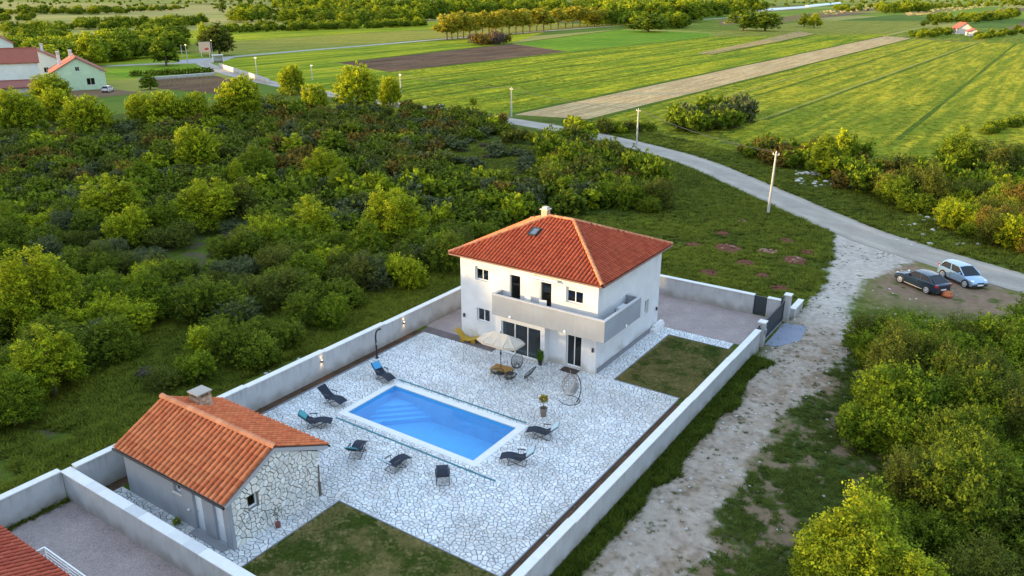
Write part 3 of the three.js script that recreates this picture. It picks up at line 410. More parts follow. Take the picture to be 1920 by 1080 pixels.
  slope(roof, eA, eB, tA, tB, 0.262, 0.36, tb, 5, 230); slope(roof, eB, eC, tB, tB, 0.262, 0.36, [0.37, 0.07, 0.03], 6, 70); slope(roof, eC, eD, tB, tA, 0.262, 0.36, tb, 7, 0); slope(roof, eD, eA, tA, tA, 0.262, 0.36, [0.58, 0.16, 0.06], 8, 0);  // sun and shadow put into tile colour: right slope darkened, left slope brightened
  const cb = [0.52, 0.22, 0.11], up = p => [p[0], p[1] + 0.05, p[2]]; capTiles(roof, up(eB), up(tB), cb, 1); capTiles(roof, up(eA), up(tA), cb, 2); capTiles(roof, up(eC), up(tB), cb, 3); capTiles(roof, up(eD), up(tA), cb, 4); capTiles(roof, up(tA), up(tB), cb, 9);
  part('soffit', [box(38.9, 39.098, 5.8, 5.86, -31.1, -19.98), box(39.098, 48.9, 5.8, 5.86, -20.248, -19.98), box(39.098, 48.9, 5.8, 5.86, -31.1, -30.552)], M.white, H);
  part('gutter', [tube([[38.72, 5.92, -31.2], [38.72, 5.91, -19.84]], 0.055, 2, 8), tube([[38.8, 5.92, -19.79], [48.8, 5.91, -19.79]], 0.055, 2, 8), tube([[38.75, 5.92, -31.25], [48.8, 5.91, -31.25]], 0.055, 2, 8)], std([0.2, 0.09, 0.06], 0.5), H);
  const ch = part('chimney', [box(43.95, 44.4, 7.3, 8.36, -27.35, -26.9)], std([0.5, 0.4, 0.3], 0.9, { map: rep(stain, 0.8), bumpMap: rep(grit, 0.3), bumpScale: 0.02 }), roof);
  part('chimney_cap', [box(43.88, 44.47, 8.361, 8.42, -27.42, -26.83), box(44.0, 44.35, 8.421, 8.55, -27.3, -26.95)], std([0.55, 0.48, 0.4], 0.9), ch);
  { const q = new THREE.Matrix4().makeBasis(new THREE.Vector3(0, 0, 1), new THREE.Vector3(5.12, 2.04, 0).normalize(), new THREE.Vector3(-2.04, 5.12, 0).normalize()).setPosition(42.0, 7.32, -26.6), G = g => g.applyMatrix4(q); const s = part('skylight', [G(box(-0.3, 0.3, -0.4, -0.33, 0, 0.17)), G(box(-0.3, 0.3, 0.33, 0.4, 0, 0.17)), G(box(-0.3, -0.23, -0.33, 0.33, 0, 0.17)), G(box(0.23, 0.3, -0.33, 0.33, 0, 0.17))], M.dark, roof); part('pane', G(box(-0.23, 0.23, -0.33, 0.33, 0.12, 0.14)), phys([0.1, 0.13, 0.16], 0.05), s); }
}
// ---------- the small house by the near end of the terrace ----------
{
  const H = thing('garden_house', 'small grey house with stone faced gable and orange tile roof in the near corner', 'outbuilding', [18.55, 0, -28.7]);
  const x0 = 16.05, x1 = 21.04, z0 = -32.5, z1 = -24.95, rx = 18.55, yE = 2.32, yR = 3.62, holes = [[-28.72, -28.2, 1.52, 2.02], [-27.4, -26.74, 0.08, 2.02], [-26.0, -25.34, 0.08, 2.02]];
  const gable = [[x0 + 0.25, 0], [x1 - 0.25, 0], [x1 - 0.25, yE + 0.11], [rx, yR], [x0 + 0.25, yE + 0.12]];
  part('wall', [wall([[z0, 0], [z1, 0], [z1, yE], [z0, yE]], holes, 'x', x0, x0 + 0.25), box(x1 - 0.25, x1, 0, yE, z0, z1), wall(gable, [[17.02, 17.5, 1.5, 2.12]], 'z', z1 - 0.25, z1), wall(gable, [], 'z', z0, z0 + 0.25)], std([0.34, 0.36, 0.39], 0.9, { map: rep(streak, 2.9), bumpMap: rep(grit, 0.8), bumpScale: 0.006 }), H);
  part('floor', box(x0 + 0.25, x1 - 0.25, 0.01, 0.07, z0 + 0.25, z1 - 0.25), M.room, H);
  const face = part('stone_facing', [wall([[x0 + 0.14, 0.02], [x1, 0.02], [x1, yE], [rx, yR - 0.04], [x0 + 0.14, yE]], [[17.02, 17.5, 1.5, 2.12]], 'z', z1 + 0.001, z1 + 0.035)], std([0.16, 0.145, 0.12], 0.95), H);
  const k = (yR - yE) / (rx - x0), L = Math.hypot(k, 1), k2 = (yR - yE) / (x1 - rx), L2 = Math.hypot(k2, 1);
  const st = stones(23, x0 - 0.2, x1 + 0.2, -0.2, 3.8, 0.2, 0.036, [[-1, 0, -(x0 + 0.16)], [1, 0, x1 - 0.01], [0, -1, -0.04], [-k / L, 1 / L, (yE - 0.03 - k * x0) / L], [k2 / L2, 1 / L2, (yE - 0.03 + k2 * x1) / L2]], [[16.98, 17.56, 1.46, 2.16]], 0.03, 0.012);
  const few = []; st.sort((a, b) => b.area - a.area).forEach((s, i) => { const g = paint(s.g.translate(0, 0, z1 + 0.034), stoneTone(s.tone, [0.8, 0.79, 0.745])); if (i < 300) part('facing_stone', g, stoneM, face); else few.push(g); }); if (few.length) part('facing_stones', few, stoneM, face, { kind: 'stuff' });
  part('corner_trim', box(x0 + 0.003, x0 + 0.14, 0, yE - 0.03, z1 + 0.001, z1 + 0.06), M.greyPlaster, H);
  glazed(H, 'window', 'z', z1 + 0.03, -0.1, 17.02, 17.5, 1.5, 2.12, 1);
  glazed(H, 'window', 'x', x0, 0.14, ...holes[0], 1, { sill: 1 });
  for (const q of holes.slice(1)) { const d = part('door', [box(x0 + 0.13, x0 + 0.18, q[2], q[3], q[0], q[1]), box(x0 + 0.115, x0 + 0.13, 0.2, 0.95, q[0] + 0.1, q[1] - 0.1), box(x0 + 0.115, x0 + 0.13, 1.1, 1.9, q[0] + 0.1, q[1] - 0.1)], std([0.7, 0.73, 0.76], 0.5), H); part('handle', bar([x0 + 0.09, 1.0, q[0] + 0.06], [x0 + 0.09, 1.0, q[0] + 0.17], 0.012), M.steel, d); }
  part('step', box(15.7, x0 - 0.001, 0, 0.07, -27.5, -25.2), M.concrete, H);
  part('wall_light', new THREE.SphereGeometry(0.06, 10, 8).translate(x0 - 0.04, 0.95, -27.75), M.white, H);
  const eY = 2.44, tY = 3.8, A = [15.83, eY, -32.72], B = [15.83, eY, -24.78], C = [rx, tY, -32.72], D = [rx, tY, -24.78], E = [21.5, eY - 0.03, -24.78], Fq = [21.5, eY - 0.03, -32.72];
  const s = new THREE.Shape([[A[0], eY - 0.03], [A[0], eY - 0.13], [A[0] + 0.2, eY - 0.13], [rx, tY - 0.2], [E[0] - 0.2, eY - 0.16], [E[0], eY - 0.16], [E[0], eY - 0.06], [rx, tY - 0.03]].reverse().map(p => new THREE.Vector2(...p)));
  const roof = part('roof', new THREE.ExtrudeGeometry(s, { depth: 7.94, bevelEnabled: false }).translate(0, 0, -32.72), std([0.36, 0.36, 0.37], 0.9), H);
  const tb = [0.58, 0.165, 0.06]; slope(roof, A, B, C, D, 0.3, 0.3, tb, 15, 250); slope(roof, E, Fq, D, C, 0.3, 0.3, [0.55, 0.14, 0.05], 16, 50);  // the slope away from the sun is painted a little duller
  capTiles(roof, [rx, tY + 0.04, -32.8], [rx, tY + 0.04, -24.72], [0.58, 0.24, 0.12], 17, 0.15, 0.42);
  part('gutter', [tube([[15.76, eY - 0.06, -32.75], [15.76, eY - 0.07, -24.75]], 0.055, 2, 8), tube([[21.57, eY - 0.09, -32.75], [21.57, eY - 0.1, -24.75]], 0.055, 2, 8), bar([15.9, eY - 0.1, -32.6], [15.98, 2.1, -32.55], 0.035)], M.black, H);
  const [cx, cz] = [19.75, -31.55], ch = part('chimney', [box(cx - 0.36, cx + 0.36, 3.0, 3.78, cz - 0.36, cz + 0.36), ...[[-1, -1], [-1, 1], [1, -1], [1, 1]].map(([a, b]) => box(cx + a * 0.36, cx + a * 0.2, 3.78, 3.95, cz + b * 0.36, cz + b * 0.2))], std([0.42, 0.3, 0.2], 0.9, { map: rep(stain, 0.8), bumpMap: rep(grit, 0.3), bumpScale: 0.03 }), roof);
  const r = rng(31); for (let i = 0; i < 3; i++) for (let j = 0; j < 4; j++) for (const f of [0, 1]) { const w = 0.17, u = -0.35 + j * 0.178 + (i % 2) * 0.0, y = 3.2 + i * 0.185; part('brick', f ? box(cx + u, cx + u + w, y, y + 0.165, cz + 0.361, cz + 0.375 + r() * 0.012) : box(cx - 0.375 - r() * 0.012, cx - 0.361, y, y + 0.165, cz + u, cz + u + w), r() < 0.5 ? std([0.5, 0.37, 0.26], 0.9) : std([0.4, 0.26, 0.17], 0.9), ch); }
  part('chimney_cap', box(cx - 0.41, cx + 0.41, 3.951, 4.01, cz - 0.41, cz + 0.41), std([0.38, 0.35, 0.31], 0.9, { map: rep(stain, 1) }), ch);
  part('corner_post', [bar([20.85, 0.05, z1 + 0.09], [20.85, 0.75, z1 + 0.09], 0.07), bar([20.85, 0.75, z1 + 0.1], [20.9, 1.65, z1 + 0.1], 0.03)], std([0.12, 0.09, 0.07], 0.8), H);  // slim brown post standing at the gable corner
}
// ---------- garden walls with coping slabs ----------
const copM = [M.coping, M.coping, M.coping3, M.coping2];
function gardenWall(label, axis, at0, at1, segs, seed, o = {}) {            // segs: [from, to, height]
  const lo = segs[0][0], hi = segs[segs.length - 1][1], mid = (lo + hi) / 2, c = (at0 + at1) / 2, t = thing('garden_wall', label, 'wall', axis === 'x' ? [mid, 0, c] : [c, 0, mid], 'rendered walls round the plot'), r = rng(seed);
  const B = (a, b, y0, y1, d0, d1) => axis === 'x' ? box(a, b, y0, y1, d0, d1) : box(d0, d1, y0, y1, a, b);
  part('wall_face', segs.map(([a, b, h]) => B(a, b, -0.02, h, at0, at1)), M.wallPlaster, t);
  const ov = o.over ?? 0.05; for (const [a, b, h] of segs) { const n = Math.max(1, Math.round((b - a) / 1.0)); for (let i = 0; i < n; i++) part('coping_slab', B(a + (b - a) * i / n + 0.003, a + (b - a) * (i + 1) / n - 0.003, h + 0.001, h + 0.055 + r() * 0.004, at0 - ov, at1 + ov), copM[o.plain ? 0 : Math.floor(r() * 3.99)], t); }
  return t;
}
gardenWall('long white wall with two lit lamps between the scrub and the brown soil bed', 'x', -34.14, -33.84, [[14.5, 24.0, 1.66], [24.0, 29.75, 1.6], [29.75, 35.1, 1.54], [35.1, 54.5, 1.48]], 41, { plain: true });
gardenWall('white wall between the grassy scrub and the bare grey courtyard at left edge', 'x', -34.6, -34.3, [[2, 14.05, 1.5]], 42, { plain: true });
gardenWall('near white wall with mottled coping slabs between the courtyard and the small house', 'z', 14.07, 14.43, [[-34.3, -10, 1.5]], 43, { over: 0.06 });
gardenWall('long bluish white wall between the terrace and the stony track', 'x', -13.36, -13.06, [[14.43, 24, 1.56], [24, 36.8, 1.5], [36.8, 43, 1.46], [43, 48.3, 1.42]], 44, { plain: true });
gardenWall('white wall across the far end of the gravel driveway behind the house', 'z', 54.3, 54.6, [[-33.84, -15.45, 1.45]], 45, { plain: true });
gardenWall('short white wall piece between the dark side gate and the driveway gate', 'z', 54.3, 54.6, [[-14.5, -13.45, 1.45]], 46, { plain: true });
function pillar(label, x, z, h) { const t = thing('gate_pillar', label, 'pillar', [x, 0, z], 'pillars of the driveway gate'); part('shaft', box(x - 0.22, x + 0.22, 0, h, z - 0.2, z + 0.2), M.wallPlaster, t); part('cap', box(x - 0.29, x + 0.29, h + 0.001, h + 0.07, z - 0.26, z + 0.26), M.coping, t); return t; }
const pA = pillar('white gate pillar nearer the pool terrace with grey letter box', 49.1, -13.2, 1.72); part('letter_box', [box(48.95, 49.25, 0.95, 1.25, -12.999, -12.92), box(49.0, 49.2, 1.12, 1.14, -12.919, -12.91)], M.steel, pA);
pillar('white gate pillar at the far side of the gate by the grass', 54.5, -13.1, 1.95);
{ const t = thing('low_wall', 'low white block beyond the far gate pillar at the grass edge', 'wall', [56.2, 0, -12.8]); part('block', box(55.0, 57.2, 0, 0.75, -12.98, -12.66), M.wallPlaster, t); part('coping', box(54.95, 57.25, 0.751, 0.82, -13.03, -12.61), M.coping, t); }
{ const t = thing('driveway_gate', 'wide dark grey slatted gate between two white pillars', 'gate', [51.6, 0, -13.25]); part('frame', [box(49.36, 54.2, 0.12, 0.2, -13.3, -13.22), box(49.36, 54.2, 1.5, 1.58, -13.3, -13.22), box(49.36, 49.44, 0.2, 1.5, -13.3, -13.22), box(54.12, 54.2, 0.2, 1.5, -13.3, -13.22), box(48.5, 48.62, 0, 1.65, -13.3, -13.2), box(53.9, 54.02, 0, 1.95, -13.42, -13.31)], M.anthracite, t); for (let i = 0; i < 30; i++) part('slat', box(49.46 + i * 0.155, 49.46 + i * 0.155 + 0.135, 0.2, 1.5, -13.29, -13.26), M.anthracite, t); part('rail', box(49.2, 54.2, 0.02, 0.05, -13.3, -13.2), M.concrete, t); }
{ const t = thing('side_gate', 'narrow dark gate set in the white wall across the driveway', 'gate', [54.45, 0, -14.97]); part('frame', [box(54.4, 54.48, 0.05, 1.45, -15.44, -15.38), box(54.4, 54.48, 0.05, 1.45, -14.57, -14.51), box(54.4, 54.48, 1.39, 1.45, -15.38, -14.57)], M.anthracite, t); for (let i = 0; i < 6; i++) part('slat', box(54.42, 54.45, 0.05, 1.39, -15.37 + i * 0.133, -15.37 + i * 0.133 + 0.12), M.anthracite, t); }
{ const t = thing('gate_post', 'slim dark post between the end of the track side wall and the letter box pillar', 'post', [48.55, 0, -13.2]); part('post', box(48.34, 48.5, 0, 1.5, -13.32, -13.1), M.anthracite, t); part('cap', box(48.33, 48.51, 1.501, 1.53, -13.33, -13.09), M.dark, t); }
// lit lamps on the long wall
for (const [x, y, l] of [[29.43, 1.1, 'small lit wall lamp on the white wall nearer the small house'], [36.9, 1.02, 'small lit wall lamp on the white wall nearer the big house']]) {
  const z = -33.84, t = thing('wall_lamp', l, 'lamp', [x, y, z], 'lamps on the long wall'); part('housing', box(x - 0.07, x + 0.07, y - 0.06, y + 0.06, z + 0.03, z + 0.13), M.black, t); part('bracket', box(x - 0.04, x + 0.04, y - 0.04, y + 0.04, z, z + 0.03), M.black, t);
  const em = new THREE.MeshStandardMaterial({ color: 0xffffff, emissive: rgb(1, 0.62, 0.25), emissiveIntensity: 2 });
  part('bulb', box(x - 0.05, x + 0.05, y + 0.061, y + 0.068, z + 0.04, z + 0.12), em, t); part('bulb', box(x - 0.05, x + 0.05, y - 0.068, y - 0.061, z + 0.04, z + 0.12), em, t);
  for (const s of [1, -1]) { const L = new THREE.SpotLight(rgb(1, 0.62, 0.25), 0.3, 3, 0.75, 0.8, 2); L.position.set(0, s * 0.075, 0.08); L.target.position.set(0, s * 1.0, -0.02); L.castShadow = true; t.add(L, L.target); }
}
// ---------- corner of the neighbouring building at the lower left ----------
{
  const y = 3.0, c0 = at(0, 990, y), c1 = at(128, 1080, y), ex = (c0[0] + c1[0]) / 2, H = thing('neighbour_house', 'corner of a red tiled roof at the lower left edge above the courtyard', 'house', [ex - 3, 0, -28]);
  part('wall', box(ex - 6, ex - 0.5, 0, 2.75, -33.9, -20), M.plaster, H);
  const A = [ex, y - 0.06, -34.2], B = [ex, y - 0.06, -20], C = [ex - 4, y + 1.4, -34.2], D = [ex - 4, y + 1.4, -20];
  const g = new THREE.BufferGeometry(); { const q = [[B[0], B[1] - 0.1, B[2]], [A[0], A[1] - 0.1, A[2]], [C[0], C[1] - 0.1, C[2]], [D[0], D[1] - 0.1, D[2]]]; g.setAttribute('position', new THREE.Float32BufferAttribute([0, 1, 2, 0, 2, 3].flatMap(k => q[k]), 3)); g.computeVertexNormals(); g.setAttribute('uv', new THREE.Float32BufferAttribute(new Float32Array(12), 2)); }
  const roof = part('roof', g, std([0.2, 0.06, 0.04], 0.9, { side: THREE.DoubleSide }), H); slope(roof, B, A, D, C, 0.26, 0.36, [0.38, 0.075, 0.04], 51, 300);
  part('gutter', tube([[ex + 0.07, y - 0.12, -34.2], [ex + 0.07, y - 0.12, -20]], 0.06, 2, 8), M.black, H);
  // white railing of its balcony just past the eave
  const q = at(83, 1026, 2.9), bx = q[0], zb = q[1], rail = part('railing', [bar([bx, 2.9, zb], [bx, 2.9, -20], 0.03), bar([bx, 2.74, zb], [bx, 2.74, -20], 0.014), bar([bx, 2.58, zb], [bx, 2.58, -20], 0.014), bar([bx, 2.42, zb], [bx, 2.42, -20], 0.014), bar([bx, 2.9, zb], [bx - 0.7, 2.9, zb], 0.03), bar([bx, 2.58, zb], [bx - 0.7, 2.58, zb], 0.014)], M.white, H);
  for (let i = 0; i < 6; i++) part('baluster', bar([bx, 2.0, zb + 0.02 + i * 1.5], [bx, 2.9, zb + 0.02 + i * 1.5], 0.022), M.white, rail);
  part('balcony_floor', box(ex - 0.6, bx + 0.06, 1.9, 2.1, zb - 0.06, -20), M.coping, H);
}
// ---------- foliage: leaf-sized faces gathered in sprays over the lobes of a crown ----------
function crownGeo(seed, lobes, sprays, per, leaf, spread, lo, hi, opt = {}) {
  const r = rng(seed), n = sprays * per, pos = new Float32Array(n * 18), nor = new Float32Array(n * 18), col = new Float32Array(n * 18); let o = 0;
  const tot = lobes.map(l => l[3] * l[3] + l[3] * l[4]), sum = tot.reduce((a, b) => a + b, 0), up = opt.up ?? 0.35;
  let y0 = 1e9, y1 = -1e9; for (const l of lobes) { y0 = Math.min(y0, l[1] - l[4]); y1 = Math.max(y1, l[1] + l[4]); }
  const V = (x, y, z) => new THREE.Vector3(x, y, z), d = V(), c = V(), q = V(), t = V(), b = V(), nn = V();
  for (let s = 0; s < sprays; s++) {
    let k = 0, pick = r() * sum; while (k < lobes.length - 1 && (pick -= tot[k]) > 0) k++;
    const [lx, ly, lz, lr, lh] = lobes[k]; let a = r() * Math.PI * 2, h = r() * 1.85 - 0.85, w = Math.sqrt(Math.max(0, 1 - h * h));
    d.set(Math.cos(a) * w, h, Math.sin(a) * w); const deep = r() < 0.22 ? 0.4 + 0.45 * r() : 0.78 + 0.5 * r() * r() + 0.05 * r();
    c.set(lx + d.x * lr * deep, ly + d.y * lh * deep, lz + d.z * lr * deep);
    const dir = d.clone().multiply(V(1, lr / lh, 1)).normalize().add(V(0, up, 0)).normalize();
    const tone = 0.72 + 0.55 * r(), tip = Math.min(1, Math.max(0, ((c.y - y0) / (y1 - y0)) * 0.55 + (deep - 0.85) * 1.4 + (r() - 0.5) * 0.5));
    for (let i = 0; i < per; i++) {
      const f = r(), sp = spread * (0.35 + 0.9 * r()), ang = r() * 6.283, cz = 2 * r() - 1, cw = Math.sqrt(1 - cz * cz);
      q.copy(c).addScaledVector(dir, (f - 0.3) * spread * (opt.stretch ?? 1.2)).add(V(Math.cos(ang) * cw, cz * 0.8, Math.sin(ang) * cw).multiplyScalar(sp * 0.6));
      t.set(r() - 0.5, r() - 0.5, r() - 0.5).normalize().addScaledVector(dir, 0.7).normalize(); nn.set(r() - 0.5, r() - 0.2, r() - 0.5).normalize().addScaledVector(dir, 0.9).normalize();
      b.crossVectors(t, nn).normalize(); nn.crossVectors(b, t).normalize(); const back = nn.dot(d) + 0.35 * nn.y < 0; if (back) nn.negate();
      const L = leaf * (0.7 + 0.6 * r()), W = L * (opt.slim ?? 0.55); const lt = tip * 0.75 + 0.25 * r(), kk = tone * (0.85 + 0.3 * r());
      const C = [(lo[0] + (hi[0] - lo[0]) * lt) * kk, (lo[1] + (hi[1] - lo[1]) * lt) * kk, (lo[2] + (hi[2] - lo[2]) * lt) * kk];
      const A = [q.x - t.x * L / 2, q.y - t.y * L / 2, q.z - t.z * L / 2], B = [q.x + b.x * W / 2 - nn.x * W * 0.12, q.y + b.y * W / 2 - nn.y * W * 0.12, q.z + b.z * W / 2 - nn.z * W * 0.12], E = [q.x - b.x * W / 2 - nn.x * W * 0.12, q.y - b.y * W / 2 - nn.y * W * 0.12, q.z - b.z * W / 2 - nn.z * W * 0.12], T = [q.x + t.x * L / 2, q.y + t.y * L / 2, q.z + t.z * L / 2];
      for (const p of back ? [A, T, B, A, E, T] : [A, B, T, A, T, E]) { pos.set(p, o); nor[o] = nn.x * 0.75 + d.x * 0.35; nor[o + 1] = nn.y * 0.75 + d.y * 0.35; nor[o + 2] = nn.z * 0.75 + d.z * 0.35; col.set(C, o); o += 3; }
    }
  }
  const g = new THREE.BufferGeometry(); g.setAttribute('position', new THREE.BufferAttribute(pos, 3)); g.setAttribute('normal', new THREE.BufferAttribute(nor, 3)); g.setAttribute('color', new THREE.BufferAttribute(col, 3)); g.normalizeNormals(); return g;
}
const leafM = phys([1, 1, 1], 0.9, { vertexColors: true, side: THREE.DoubleSide, transmission: 0.32, thickness: 0 });
leafM.specularIntensity = 0.12;
const SP = { // leaf colours: shadow depth painted inside the crown, new growth at the tips
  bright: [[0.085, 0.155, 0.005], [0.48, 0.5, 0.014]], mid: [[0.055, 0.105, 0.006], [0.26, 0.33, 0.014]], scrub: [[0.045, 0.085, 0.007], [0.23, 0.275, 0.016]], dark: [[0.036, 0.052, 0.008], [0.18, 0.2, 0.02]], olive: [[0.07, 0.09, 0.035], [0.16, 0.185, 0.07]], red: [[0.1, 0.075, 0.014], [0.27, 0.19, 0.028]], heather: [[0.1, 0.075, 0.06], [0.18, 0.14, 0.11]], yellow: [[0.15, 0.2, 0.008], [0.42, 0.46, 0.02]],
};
function bushLobes(seed, n = 7, h = 1.0) { const r = rng(seed), L = [[0, 0.62 * h, 0, 0.72, 0.62 * h]]; for (let i = 0; i < n; i++) { const a = i / n * 6.283 + r(), d = 0.4 + 0.35 * r(), s = 0.34 + 0.24 * r(); L.push([Math.cos(a) * d, (0.35 + 0.85 * r()) * h, Math.sin(a) * d, s, s * (0.8 + 0.5 * r()) * h]); } return L; }
function treeLobes(seed, n = 6, R = 1.9, y0 = 1.0, y1 = 5.0) { // several heads on separate limbs, each rising to a point, with gaps between
  const r = rng(seed), L = [];
  for (let i = 0; i < n; i++) { const top = i === 0, a = i * 2.4 + r() * 0.8, d = top ? 0.15 : R * (0.4 + 0.32 * r()), base = top ? y0 + 1.6 : y0 + (y1 - y0) * (0.05 + 0.4 * r()), tip = top ? y1 : base + (y1 - y0) * (0.35 + 0.25 * r()), w = R * (0.3 + 0.12 * r()); for (let k = 0; k < 4; k++) { const t = k / 3, s = w * (1.05 - 0.6 * t) * (0.85 + 0.3 * r()); L.push([Math.cos(a) * d * (1 - 0.15 * t) + (r() - 0.5) * 0.4, base + (tip - base) * t, Math.sin(a) * d * (1 - 0.15 * t) + (r() - 0.5) * 0.4, s, s * (1.05 + 0.35 * r())]); } }
  for (let i = 0; i < 5; i++) { const a = r() * 6.28, s = R * (0.22 + 0.14 * r()); L.push([Math.cos(a) * R * 0.6, y0 + 0.6 * r(), Math.sin(a) * R * 0.6, s, s * 0.9]); } return L;
}
function trunkGeo(seed, h, r0, R, n = 5) { const r = rng(seed), gs = [bar([0, -0.1, 0], [0.08, h * 0.5, 0.05], r0, r0 * 0.7, 8), bar([0.08, h * 0.5, 0.05], [0.02, h * 0.85, 0], r0 * 0.7, r0 * 0.25, 7)]; for (let i = 0; i < n; i++) { const a = i * 2.4 + r(), y = h * (0.22 + 0.4 * i / n), q = R * (0.5 + 0.3 * r()); gs.push(bar([0.06, y, 0.03], [Math.cos(a) * q, y + q * (0.6 + 0.6 * r()), Math.sin(a) * q], r0 * 0.42, r0 * 0.12, 6)); } return boxUV(merged(gs)); }
// builders of one specimen of each kind; further ones are clones
const forms = {};                                                      // key -> list of { crown, stem, w, h }
function form(key, make, n) { if (!forms[key]) { forms[key] = []; for (let i = 0; i < n; i++) forms[key].push(make(i)); } return forms[key]; }
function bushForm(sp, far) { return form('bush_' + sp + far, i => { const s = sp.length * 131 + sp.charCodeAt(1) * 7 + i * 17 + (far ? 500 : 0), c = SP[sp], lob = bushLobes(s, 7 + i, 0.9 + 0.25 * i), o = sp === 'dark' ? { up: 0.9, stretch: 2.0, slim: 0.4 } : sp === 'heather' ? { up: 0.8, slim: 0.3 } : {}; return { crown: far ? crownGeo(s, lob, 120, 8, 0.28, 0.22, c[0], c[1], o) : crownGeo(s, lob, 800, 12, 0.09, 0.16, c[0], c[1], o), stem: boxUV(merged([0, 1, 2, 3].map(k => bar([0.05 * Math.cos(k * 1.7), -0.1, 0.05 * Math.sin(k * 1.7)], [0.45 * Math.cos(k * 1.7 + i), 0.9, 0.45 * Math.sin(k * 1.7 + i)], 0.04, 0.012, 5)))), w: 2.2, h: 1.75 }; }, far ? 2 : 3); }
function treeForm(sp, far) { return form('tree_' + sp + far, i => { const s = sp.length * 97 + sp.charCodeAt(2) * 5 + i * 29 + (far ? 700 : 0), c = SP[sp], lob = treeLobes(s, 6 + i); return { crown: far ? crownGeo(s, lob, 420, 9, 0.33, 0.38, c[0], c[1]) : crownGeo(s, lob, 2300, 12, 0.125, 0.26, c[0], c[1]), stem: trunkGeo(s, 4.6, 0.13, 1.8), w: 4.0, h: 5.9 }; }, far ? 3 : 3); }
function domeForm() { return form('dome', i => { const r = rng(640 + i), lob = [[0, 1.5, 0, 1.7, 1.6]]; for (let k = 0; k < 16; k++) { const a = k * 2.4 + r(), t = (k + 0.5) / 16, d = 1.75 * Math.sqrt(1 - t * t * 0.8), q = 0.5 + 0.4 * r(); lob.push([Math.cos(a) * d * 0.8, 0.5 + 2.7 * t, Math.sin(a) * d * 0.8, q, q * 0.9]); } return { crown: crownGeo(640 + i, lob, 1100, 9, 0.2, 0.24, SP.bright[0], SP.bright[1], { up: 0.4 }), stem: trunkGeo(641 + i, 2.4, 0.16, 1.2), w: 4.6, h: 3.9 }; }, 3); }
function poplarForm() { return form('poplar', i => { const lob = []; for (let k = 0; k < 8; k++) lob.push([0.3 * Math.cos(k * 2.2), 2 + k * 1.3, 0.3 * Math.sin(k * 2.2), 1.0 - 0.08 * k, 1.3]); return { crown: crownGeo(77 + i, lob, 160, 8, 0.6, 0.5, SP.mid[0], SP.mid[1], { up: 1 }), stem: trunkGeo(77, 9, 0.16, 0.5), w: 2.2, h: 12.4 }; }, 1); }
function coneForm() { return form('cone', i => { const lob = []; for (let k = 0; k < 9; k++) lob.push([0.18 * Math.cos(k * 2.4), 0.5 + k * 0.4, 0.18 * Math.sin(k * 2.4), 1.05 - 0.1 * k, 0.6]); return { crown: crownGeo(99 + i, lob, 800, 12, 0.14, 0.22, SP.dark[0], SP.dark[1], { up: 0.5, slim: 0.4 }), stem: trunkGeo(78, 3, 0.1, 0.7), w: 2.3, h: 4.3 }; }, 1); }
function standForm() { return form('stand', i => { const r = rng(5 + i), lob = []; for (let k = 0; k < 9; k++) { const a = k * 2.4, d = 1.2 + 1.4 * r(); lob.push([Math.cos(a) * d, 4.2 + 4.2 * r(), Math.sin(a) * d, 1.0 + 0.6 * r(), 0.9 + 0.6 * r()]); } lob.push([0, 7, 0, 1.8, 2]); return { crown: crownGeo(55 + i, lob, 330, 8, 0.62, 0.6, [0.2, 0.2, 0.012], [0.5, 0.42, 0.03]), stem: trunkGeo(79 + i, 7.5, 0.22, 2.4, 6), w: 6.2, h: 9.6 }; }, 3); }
const first = new Map();
function plant(name, label, category, f, x, z, w, h, turn, group, stemName = 'stem', crownName = 'foliage') {
  let o; if (first.has(f)) { o = first.get(f).clone(); o.name = numbered(name); scene.add(o); }
  else { o = thing(name, label, category, [0, 0, 0]); const c = shadows(new THREE.Mesh(f.crown, leafM)); c.name = crownName; o.add(c); const s = shadows(new THREE.Mesh(f.stem, M.bark)); s.name = stemName; o.add(s); first.set(f, o); }
  o.position.set(x, 0, z); o.rotation.y = turn; o.scale.set(w / f.w, h / f.h, w / f.w); o.userData = { label, category }; if (group) o.userData.group = group;
  for (const ch of o.children) ch.name = ch.geometry === f.crown ? crownName : stemName; return o;
}
const spots = [];
